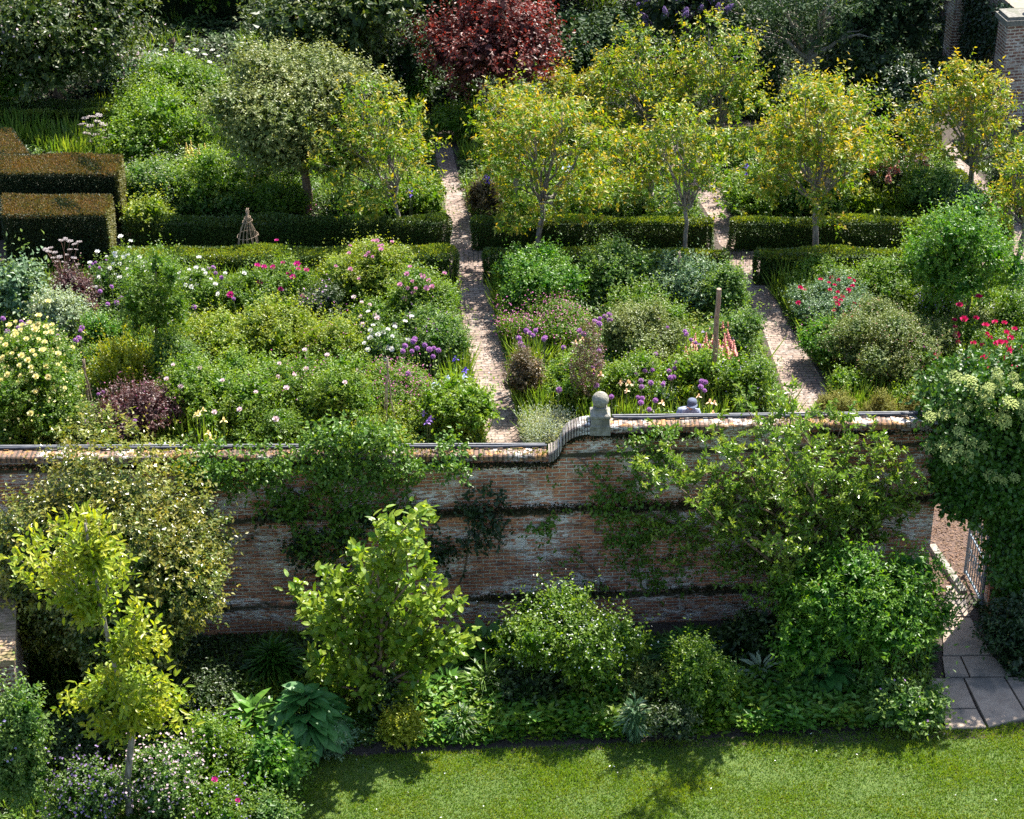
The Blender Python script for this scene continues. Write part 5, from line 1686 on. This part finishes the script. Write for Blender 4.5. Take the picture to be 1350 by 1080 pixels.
climber('climbing_rose', 'climbing rose spilling over the lower wall top in a long leafy fringe',
        [(330, 612, 95, 28, 1), (270, 605, 45, 22, 1.1), (430, 600, 70, 34, 1.2), (520, 598, 100, 26, 1.2), (450, 580, 70, 16, 1.0), (540, 580, 70, 12, .9), (420, 650, 50, 55, .8), (505, 640, 40, 40, .7), (360, 640, 55, 32, .7),
         (440, 700, 55, 40, .5), (590, 612, 35, 14, .8), (470, 565, 60, 12, .6)], 'creeper', .075, .045, 300, .34, over=.5, holes=-.9,
        stems=[(.022, (420, 835), (425, 760), (440, 680), (430, 610)), (.016, (425, 760), (480, 690), (520, 610)), (.014, (440, 680), (370, 640), (300, 610))])
climber('wall_creeper', 'dark creeper patch on the lower wall behind the large leaved magnolia',
        [(420, 720, 55, 40, .8), (390, 690, 60, 30, .7), (610, 690, 60, 32, .8), (560, 700, 60, 40, .5), (600, 740, 35, 22, .5), (500, 680, 50, 30, .6), (640, 655, 30, 22, .6)], 'ivy', .07, .05, 260, .16, holes=-.5,
        stems=[(.02, (585, 835), (605, 770), (620, 700), (600, 650)), (.014, (605, 770), (650, 720))])
climber('wall_creeper', 'straggling creeper climbing the wall below the stone finial',
        [(750, 625, 30, 22, .5), (800, 640, 55, 40, .7), (850, 600, 50, 26, .9), (770, 690, 60, 30, .45), (840, 680, 60, 45, .7), (720, 700, 30, 25, .5), (820, 740, 70, 40, .35), (880, 730, 50, 60, .5), (740, 745, 40, 20, .3), (860, 570, 50, 14, .8)],
        'creeper', .065, .042, 240, .16, holes=-.35,
        stems=[(.025, (830, 825), (845, 770), (840, 700), (800, 640), (760, 600)), (.02, (800, 825), (790, 760), (740, 700)), (.014, (845, 770), (890, 720), (900, 640)), (.012, (790, 760), (720, 735), (690, 690))])
climber('climbing_hydrangea', 'dense climbing hydrangea with cream flat flower heads over the gateway',
        [(1300, 520, 75, 36, 1.3), (1290, 570, 65, 50, 1.4), (1340, 600, 60, 90, 1.4), (1255, 600, 30, 60, 1.4), (1300, 630, 75, 40, 1.4), (1335, 700, 45, 80, 1.3), (1350, 770, 40, 40, 1.1), (1420, 510, 80, 70, 1.3), (1490, 520, 80, 80, 1.3), (1420, 620, 70, 80, 1.2), (1240, 540, 30, 30, 1.2), (1268, 655, 26, 14, .7)],  # foliage beyond the right of view is added to shade the flagstones
        'hydrleaf', .085, .065, 420, .75, over=1.1, holes=-2.6, fl=(80, 'umbel_cream', 1.45, 2.2),
        stems=[(.05, (1345, 800), (1340, 740), (1330, 660), (1310, 580)), (.03, (1340, 740), (1370, 660), (1350, 560))])
climber('wall_weed', 'small tuft of green on the wall ledge near the bronze evergreen', [(15, 690, 16, 14, .9), (28, 675, 12, 8, .7)], 'emerald', .06, .045, 260, .12)


# wall trained tree with spreading shoots
def wall_tree():
    base = wallpt(1075, 830)
    base[2] = 0
    base[1] -= .35
    root = empty('wall_trained_tree', base, 'wide wall trained fruit tree with bright arching shoots against the higher wall', 'tree')
    tw = Acc()
    a = Acc()
    hub = np.array([0, 0, .7])
    tube(tw, limb((0, 0, -.05), hub, 5, 0, .04), np.linspace(.09, .075, 5), 8)
    ends = [(838, 620), (850, 690), (880, 580), (905, 640), (930, 575), (960, 600), (985, 540), (1010, 580), (1040, 520), (1060, 570), (1085, 545), (1120, 590), (1150, 570), (1175, 600), (1195, 640), (1210, 660),
            (1170, 665), (1130, 650), (1100, 630), (1060, 640), (1020, 640), (980, 660), (940, 700), (900, 735), (1000, 720), (1050, 700), (1090, 690), (960, 760), (920, 680), (1030, 760), (870, 640), (1200, 615), (1140, 615),
            (1080, 770), (1040, 810), (1000, 790), (950, 640), (1110, 560), (1015, 560), (890, 610), (1060, 600), (1000, 615)]
    nn = 0
    for e in ends:
        p1 = wallpt(*e, .25 + (1.9 if e[0] < 1080 else .8) * RS.random() ** 1.2) - base
        pl = limb(hub, p1, 9, .05, .06)
        tube(tw, pl, np.linspace(.028, .006, 9), 5)
        # shoots that leave the branch and rise
        for j in range(4, 9):
            for _ in range(5):
                q = pl[j] + .07 * RS.normal(size=3)
                d = unit(np.array([RS.normal() * .55, -.35 + RS.normal() * .4, .75 + RS.normal() * .35]))
                ln = RS.uniform(.22, .55)
                sp = q + d * np.linspace(0, ln, 4)[:, None] + np.linspace(0, 1, 4)[:, None] ** 2 * np.array([0, 0, -.08])
                tube(tw, sp, np.linspace(.006, .003, 4), 4)
                m_ = int(ln * 62)
                s_ = RS.random(m_)
                P = q + d * (s_ * ln)[:, None] + np.array([0, 0, -.08]) * (s_ ** 2)[:, None]
                D = d * .7 + .85 * rdir(m_)
                leaves(a, P, D, np.array([0, -.2, .9]) + .5 * rdir(m_), .085 * (.6 + .7 * RS.random(m_)), .036, TH, .2, 0, np.clip(RS.random(m_) * .6 + RS.random() * .4, 0, 1), s_ ** 2 * RS.random())
    tw.build('trunk', 'barkbrown', root, smooth=True)
    a.build('crown', 'prunus', root)


wall_tree()

# ------------------------------------------------------------------ border below the wall
shrub('bronze_evergreen', 'shrub', 'huge evergreen shrub with bronze yellow shoots against the lower wall', (18, 630, 318, 915), 'evergreen', .072, lai=2.7, lobes=9, lr=.56, tip='evertip', per=8, up=.55, sd=.62, core=.55, topage=.12)
shrub('bronze_evergreen', 'shrub', 'smaller evergreen lobe with bronze shoots below the side wall', (-10, 690, 110, 905), 'evergreen', .072, lai=2.2, lobes=6, lr=.55, tip='evertip', per=8, sd=.7)
shrub('green_shrub', 'shrub', 'dense bright green shrub beside the flagstone path and gateway', (1008, 712, 1256, 905), 'emerald', .085, .036, lai=1.6, lobes=16, lr=.38, per=9, up=.6, sd=.7, tl=.2)
shrub('white_flowered_shrub', 'shrub', 'loose shrub dotted with small white flowers and rosy buds under the finial', (650, 758, 838, 925), 'mid', .07, .038, lai=1.3, lobes=13, lr=.36, per=8, sd=.8, bl=(520, 'p_white', .03))


def magnolia():
    base = G(490, 935)
    root = empty('magnolia', base, 'young magnolia with very large glossy yellow green leaves in front of the wall', 'tree')
    tw, a = Acc(), Acc()
    ends = [(505, 690), (548, 680), (560, 740), (470, 730), (432, 760), (410, 800), (440, 845), (470, 880), (520, 900), (560, 830), (600, 800), (575, 780), (520, 760), (490, 800), (530, 840), (430, 820), (450, 790), (610, 840),
            (500, 740), (545, 720), (480, 845), (415, 870), (545, 800), (505, 870), (535, 905), (490, 910), (545, 890), (600, 855), (560, 680), (515, 705), (430, 890), (535, 700), (460, 765), (585, 850), (395, 780), (520, 720)]
    for e in ends:
        p1 = V(e[0], e[1], base[1] + RS.uniform(-.7, .6)) - base
        pl = limb((p1[0] * .08, p1[1] * .08, max(.1, p1[2] * .2)), p1, 8, .03, .07)
        tube(tw, pl, np.linspace(.03, .008, 8), 6)
        for j in range(3, 8):
            m_ = 34 if j > 4 else 18
            d = unit(np.gradient(pl, axis=0)[j])
            P = pl[j] + .085 * RS.normal(size=(m_, 3))
            D = d * .5 + np.array([0, 0, .25]) + .8 * rdir(m_)
            leaves(a, P, D, np.array([0, -.15, 1]) + .45 * rdir(m_), .15 * (.5 + .7 * RS.random(m_)), .088 * (.7 + .5 * RS.random(m_)), TB, .22, 0, RS.random(m_), (j / 7) * RS.random(m_) * .7)
    tube(tw, limb((0, 0, -.05), (.02, 0, .7), 5), [.05, .047, .043, .04, .035], 7)
    tw.build('trunk', 'barkbrown', root, smooth=True)
    a.build('crown', 'magnolia', root)


magnolia()


def citron():
    base = G(168, 1085)
    Y = base[1]
    root = empty('yellow_tree', base, 'slender young tree with yellow green leaves in front of the bronze evergreen', 'tree')
    tw, a = Acc(), Acc()
    tr = [V(x, y, Y) - base for x, y in ((170, 1075), (168, 1030), (174, 970), (170, 940), (160, 905), (146, 860), (134, 800), (122, 745), (112, 690))]
    tr[0] = np.array([tr[0][0], 0, -.05])
    tr = np.array(tr)
    tube(tw, tr, np.linspace(.055, .018, len(tr)), 8)
    twigs = [(6, (20, 735)), (6, (45, 710)), (6, (70, 770)), (7, (75, 690)), (7, (112, 680)), (7, (150, 720)), (6, (160, 740)), (6, (90, 800)), (7, (130, 690)), (5, (200, 830)), (5, (185, 800)), (5, (215, 850)), (4, (220, 900)),
             (4, (100, 930)), (4, (130, 900)), (4, (190, 890)), (3, (240, 920)), (3, (235, 950)), (3, (150, 970)), (3, (125, 960)), (4, (205, 930)), (5, (170, 860)), (6, (30, 760)), (7, (95, 720)), (3, (185, 955)), (4, (95, 925)), (6, (110, 810)),
             (7, (140, 760)), (4, (170, 920)), (4, (150, 890)), (6, (60, 740)), (7, (130, 720))]
    for i, e in twigs:
        p1 = V(e[0], e[1], Y + RS.uniform(-.5, .5)) - base
        pl = limb(tr[i], p1, 7, .02, .06)
        tube(tw, pl, np.linspace(.014, .004, 7), 5)
        for j in range(1, 7):
            m_ = 26
            P = pl[j] + .10 * RS.normal(size=(m_, 3))
            D = unit(p1 - tr[i]) * .4 + np.array([0, 0, .15]) + .85 * rdir(m_)
            leaves(a, P, D, np.array([0, -.2, 1]) + .5 * rdir(m_), .13 * (.5 + .7 * RS.random(m_)), .052, TH, .25, 0, RS.random(m_), (j / 6) * RS.random(m_))
    tw.build('trunk', 'bark', root, smooth=True)
    a.build('crown', 'citron', root)


citron()


def rosette(name, label, b, mat, n, L, W, cat='hosta', el=.75, bend=.55, two=None, tm=TB, group=None, hf=1.):
    base, r, ry, h = fit(b)
    a = Acc()
    q = RS.random(n) ** .6
    ph = RS.random(n) * 6.28
    P = np.stack([r * .72 * q * np.cos(ph), ry * .72 * q * np.sin(ph), h * hf * (.25 + .5 * (1 - q) + .12 * RS.random(n))], 1)
    D = np.stack([np.cos(ph) * (.3 + q), np.sin(ph) * (.3 + q), el * (1.2 - .8 * q)], 1) + .25 * rdir(n)
    N_ = np.array([0, 0, 1.]) + .3 * rdir(n)
    mi = 0 if two is None else (RS.random(n) < .35).astype(int)
    leaves(a, P, D, N_, L * (.7 + .5 * RS.random(n)), W * (.75 + .4 * RS.random(n)), tm, bend, mi, RS.random(n))
    for i in range(0, n, 2):
        tube(a, [(P[i][0] * .5, P[i][1] * .5, 0), P[i]], [.010, .006], 4, 0, rnd=.3)
    return tag(a.build(name, [mat] + ([two] if two else []), None, base), label, cat, group)


rosette('hosta', 'big hosta clump of broad ribbed leaves, sunlit side by the lawn corner', (296, 912, 372, 985), 'hosta', 110, .27, .16, el=.6, bend=.7)
rosette('hosta', 'big blue green hosta clump between the magnolia and the lawn corner', (345, 885, 462, 992), 'hostablue', 170, .28, .21, el=.45, bend=.75)
rosette('hosta', 'dark blue hosta with round leaves in deep shade against the wall', (596, 818, 690, 890), 'hostadark', 52, .36, .25)
rosette('hosta', 'blue green hosta in shade left of the bright green shrub foot', (1056, 856, 1130, 914), 'hostablue', 70, .27, .20, el=.45, bend=.75)
rosette('hosta', 'dark leafy clump in shadow right of the magnolia', (540, 872, 640, 930), 'hostadark', 130, .16, .06, cat='plant', tm=TH)
rosette('pulmonaria', 'single rosette of long silver leaves in the shade under the wall tree', (978, 862, 1026, 906), 'pale', 24, .26, .075, cat='plant', tm=TH, bend=.3)
rosette('variegated_plant', 'silver variegated leaf clump near the lawn under the white flowered shrub', (808, 905, 866, 980), 'glaucous', 150, .13, .035, cat='plant', tm=TH, two='pale')
rosette('variegated_plant', 'pale variegated tuft in the middle of the border beside the lawn', (565, 915, 650, 978), 'cool', 220, .09, .03, cat='plant', tm=TH, two='pale')
rosette('dark_foliage', 'dark long leaved clump at the foot of the wall below the mossy ledge', (845, 812, 960, 905), 'hostadark', 260, .18, .05, cat='plant', tm=TH)
rosette('dark_foliage', 'dark arching clump at the foot of the wall beside the bronze evergreen', (310, 828, 410, 905), 'hostadark', 300, .17, .05, cat='plant', tm=TH)
rosette('white_edged_plant', 'pale striped strap leaf tuft in front of the white flowered shrub', (612, 868, 668, 930), 'strap', 110, .3, .022, cat='plant', tm=TS)

shrub('young_shrub', 'shrub', 'yellow green young shoots just beside the person in the cap', (894, 508, 912, 556), 'lime', .06, lai=.9)
BL = [('yellow_spirea', 'shrub', 'small yellow leaved shrub at the lawn edge', (502, 930, 556, 990), 'ygfeather', .045, None),
      ('ground_cover', 'plant', 'last ground cover clump before the flagstones with two violet flowers', (1140, 895, 1246, 966), 'cool', .08, (14, 'p_allium', .05)),
      ('feathery_bush', 'bush', 'pale feathery bush in the middle of the border right of the variegated clump', (878, 845, 962, 945), 'mid', .05, None),
      ('green_mound', 'bush', 'reddish tinted low plant between the variegated clump and feathery bush', (820, 880, 890, 930), 'olive', .05, None),
      ('green_mound', 'bush', 'dusky plant with dark leaves beside the variegated clump', (860, 925, 915, 984), 'dark', .05, None),
      ('green_mound', 'bush', 'fresh green leafy clump at the lawn corner with upright shoots', (322, 972, 396, 1050), 'emerald', .09, None),
      ('green_mound', 'bush', 'grey green clump at the corner of the lawn bottom edge', (330, 1040, 392, 1110), 'cool', .05, None),
      ('low_plant', 'plant', 'blue grey low plant under the hosta at the lawn corner', (400, 955, 470, 1000), 'glaucous', .05, None),
      ('lilac_flowered_plant', 'plant', 'lilac flowered drift at the foot of the yellow tree', (70, 1010, 162, 1100), 'ground', .055, (520, 'p_lilac', .042)),
      ('pink_flowered_plant', 'plant', 'pale pink flowered drift right of the yellow tree trunk', (172, 985, 262, 1085), 'cool', .05, (620, 'p_blush', .045)),
      ('pink_flowered_plant', 'plant', 'green clump with few pale flower stems behind the pink drift', (235, 950, 330, 1040), 'fresh', .05, (120, 'p_cat', .03)),
      ('pink_flowered_plant', 'plant', 'mixed clump with two bright pink blooms at the lower edge', (235, 1030, 345, 1110), 'mid', .05, (140, 'p_cat', .03)),
      ('dark_bush', 'bush', 'dusky bush with few mauve flowers along the lower left edge', (-50, 875, 52, 1110), 'cool', .06, (60, 'p_cat', .045)),
      ('shade_plant', 'plant', 'dark ground plant in the shade below the bronze evergreen', (50, 945, 165, 1020), 'dark', .06, None),
      ('shade_plant', 'plant', 'dark low foliage between bronze evergreen and hosta', (215, 885, 320, 960), 'dark', .06, None),
      ('shade_plant', 'plant', 'dark foliage under the magnolia by the bare soil', (470, 880, 545, 945), 'dark', .07, None),
      ('shade_plant', 'plant', 'dark leaves at the foot of the wall trained tree', (955, 810, 1060, 880), 'dark', .09, None),
      ('shade_plant', 'plant', 'dark climber foot beyond the flagstones by the right edge', (1290, 790, 1400, 880), 'ivy', .08, None),
      ('shade_plant', 'plant', 'shaded clump between dark round hosta and white flowered shrub', (640, 880, 740, 935), 'dark', .08, None)]
for nm, ct, lb, b, mt, L, bl in BL:
    shrub(nm, ct, lb, b, mt, L, lai=1.4, lobes=10, bl=bl, fl=(2, 'rose_magenta', 1.0) if 'bright pink' in lb else None)
for lb, b in (('yellow green mossy cushion above the higher wall near the finial path end', (1080, 520, 1140, 556)), ('yellow green mossy cushion above the higher wall in the middle', (1140, 526, 1190, 556)), ('yellow green mossy cushion above the higher wall near the hydrangea', (1190, 522, 1236, 556))):
    shrub('moss_cushion', 'plant', lb, (b[0], b[1] - 6, b[2], b[3] + 14), 'moss', .03, lai=1.2, lobes=8)


# ------------------------------------------------------------------ the iron gate standing open in the gateway
def gate():
    hinge = np.array([7.92, wy(7.92) - .02, .05])
    root = empty('iron_gate', hinge, 'blue grey wrought iron gate swung open in the gateway', 'gate')
    dv = unit(np.array([-.10, 1.0, 0]))      # swung away from us
    Wd, Hh = .95, 1.62

    def bar(p, q, r):
        tube(a, [dv * p[0] + np.array([0, 0, p[1]]), dv * q[0] + np.array([0, 0, q[1]])], r, 6)
    a = Acc()
    for p, q, r in (((0, 0), (0, Hh + .1), .03), ((Wd, 0), (Wd, Hh), .028), ((0, .06), (Wd, .06), .022), ((0, Hh - .1), (Wd, Hh - .1), .022), ((0, .82), (Wd, .82), .018)):
        bar(p, q, r)
    a.build('frame', 'iron', root)
    a = Acc()
    for i in range(1, 8):
        bar((Wd * i / 8, .06), (Wd * i / 8, Hh + (.10 if i % 2 else .0)), .011)
    for i in range(4):
        for z in (.44, 1.15):
            th = np.linspace(0, 9, 26)
            rr = np.linspace(.105, .012, 26)
            cx = Wd * (.14 + .24 * i)
            pts = np.array([dv * (cx + r_ * math.cos(t_)) + np.array([0, 0, z + r_ * math.sin(t_) * 1.5]) for t_, r_ in zip(th, rr)])
            tube(a, pts, .010, 5)
    a.build('scrollwork', 'iron', root)


gate()
a = Acc()
P0, P1 = G(1228, 724), G(1270, 786)
d = unit(P1 - P0)
s = np.array([-d[1], d[0], 0]) * .06
for k in range(6):
    q0, q1 = P0 + (P1 - P0) * (k / 6 + .004), P0 + (P1 - P0) * ((k + 1) / 6 - .004)
    v = [(q0 - s), (q1 - s), (q1 + s), (q0 + s)]
    a.add([(*p[:2], z) for z in (0, .11) for p in v], [(0, 1, 5, 4), (1, 2, 6, 5), (2, 3, 7, 6), (3, 0, 4, 7), (4, 5, 6, 7)])
tag(a.build('stone_kerb', 'stone'), kind='structure')
# chips of bark on the mulched ground
a = Acc()
n = 9000
P = np.stack([RS.uniform(5.6, 9.4, n), RS.uniform(29.6, 34, n), .015 + .02 * RS.random(n)], 1)
leaves(a, P, rdir(n) * np.array([1, 1, .25]), np.array([0, 0, 1.]) + .5 * rdir(n), .05 * (.5 + RS.random(n)), .022, TH, 0, 0, RS.random(n))
leaf('chip', (.10, .06, .04), (.22, .145, .105), None, tr=0, rough=.9, spec=.1)
tag(a.build('mulch_chips', 'chip'), kind='stuff')


# ------------------------------------------------------------------ the person behind the wall
def person():
    base = G(908, 543, 1.1)
    base[2] = 0
    root = empty('person', base, 'person in a blue grey cap and patterned shirt among flowers behind the higher wall', 'person')

    def skin(name, V_, E_, R_, mat, sub=1):
        me = bpy.data.meshes.new(name)
        me.from_pydata([tuple(v) for v in V_], E_, [])
        o = bpy.data.objects.new(name, me)
        COL.objects.link(o)
        o.parent = root
        md = o.modifiers.new('skin', 'SKIN')
        md.use_smooth_shade = True
        o.modifiers.new('sub', 'SUBSURF').render_levels = sub
        o.modifiers['sub'].levels = sub
        for i, r in enumerate(R_):
            sv = me.skin_vertices[0].data[i]
            sv.radius = r if isinstance(r, tuple) else (r, r)
            sv.use_root = (i == 0)
        me.materials.append(M[mat])
        return o
    Vb = [(0, .05, .92), (0, .04, 1.12), (0, 0, 1.34), (.02, -.03, 1.44), (.05, -.09, 1.52), (.06, -.11, 1.60), (.06, -.10, 1.66),      # pelvis .. crown of head
          (.19, 0, 1.36), (.27, -.10, 1.12), (.22, -.30, 1.00), (-.19, 0, 1.36), (-.28, -.10, 1.12), (-.24, -.30, 1.02),                  # arms
          (.10, .05, .86), (.11, -.02, .48), (.11, .05, .07), (.12, -.12, .03), (-.10, .05, .86), (-.11, .0, .48), (-.11, .08, .07), (-.12, -.09, .03)]
    Eb = [(0, 1), (1, 2), (2, 3), (3, 4), (4, 5), (5, 6), (2, 7), (7, 8), (8, 9), (2, 10), (10, 11), (11, 12), (0, 13), (13, 14), (14, 15), (15, 16), (0, 17), (17, 18), (18, 19), (19, 20)]
    Rb = [(.15, .11), (.14, .10), (.16, .11), .055, .075, .085, .06, .062, .043, .03, .062, .043, .03, .085, .055, .04, .035, .085, .055, .04, .035]
    for side, wv in ((1, 9), (-1, 12)):
        w0 = np.array(Vb[wv])
        pi = len(Vb)
        Vb.append(tuple(w0 + np.array([0, -.06, -.03])))
        Eb.append((wv, pi))
        Rb.append((.035, .018))
        for f in range(5):
            fx = (f - 2) * .018
            ln = (.045, .07, .075, .07, .055)[f]
            p1 = w0 + np.array([fx * 1.3, -.09 if f else -.07, -.05]) + (np.array([-.03 * side, .02, 0]) if f == 0 else 0)
            p2 = p1 + np.array([fx * .2, -ln * .6, -ln * .5])
            i0 = len(Vb)
            Vb += [tuple(p1), tuple(p2)]
            Eb += [(pi, i0), (i0, i0 + 1)]
            Rb += [.010, .008]
    skin('body', Vb, Eb, Rb, 'skin')
    k = [0, 1, 2, 3, 7, 8, 10, 11]
    mp = {v: i for i, v in enumerate(k)}
    skin('shirt', [Vb[i] for i in k], [(mp[a_], mp[b_]) for a_, b_ in Eb if a_ in mp and b_ in mp], [(.19, .15), (.19, .15), (.215, .16), (.10, .09), .105, .075, .105, .075], 'shirt')
    k = [0, 13, 14, 15, 17, 18, 19]
    mp = {v: i for i, v in enumerate(k)}
    skin('trousers', [Vb[i] for i in k], [(mp[a_], mp[b_]) for a_, b_ in Eb if a_ in mp and b_ in mp], [(.17, .13), .105, .075, .06, .105, .075, .06], 'trousers')
    a = Acc()
    ball(a, (.06, -.06, 1.58), (.098, .105, .10), fine=True)
    a.build('hair', 'hair', root, smooth=True)
    a = Acc()      # cap: crown and peak
    th = np.linspace(0, 2 * math.pi, 20, endpoint=False)
    rings = [(.112, 1.615), (.112, 1.66), (.098, 1.70), (.06, 1.725), (.001, 1.732)]
    Vv = np.array([[(.06 + r * math.cos(t_), -.09 + r * 1.12 * math.sin(t_), z) for t_ in th] for r, z in rings])
    i, j = np.meshgrid(np.arange(4), np.arange(20), indexing='ij')
    a.add(Vv.reshape(-1, 3), np.stack([i * 20 + j, i * 20 + (j + 1) % 20, (i + 1) * 20 + (j + 1) % 20, (i + 1) * 20 + j], -1))
    for zz in (0, -.012):
        t2 = np.linspace(math.pi * 1.08, math.pi * 1.92, 12)
        inn = np.array([(.06 + .11 * math.cos(t_), -.09 + .12 * math.sin(t_), 1.622 + zz) for t_ in t2])
        out = np.array([(.06 + .125 * math.cos(t_), -.09 + .215 * math.sin(t_), 1.600 + zz) for t_ in t2])
        a.add(np.vstack([inn, out]), [(m_, m_ + 1, 13 + m_, 12 + m_) for m_ in range(11)])
    a.build('cap', 'cap', root, smooth=True)
    for s_ in (-1, 1):
        a = Acc()
        ball(a, (.115 * s_, -.05 + (.03 if s_ < 0 else 0), .05), (.055, .14, .055), fine=True)
        a.build('shoe', 'shoe', root, smooth=True)
    a = Acc()
    ball(a, (.06, -.185, 1.55), (.014, .02, .022))
    a.build('nose', 'skin', root, smooth=True)
    root.scale = (.82, .82, .82)


person()
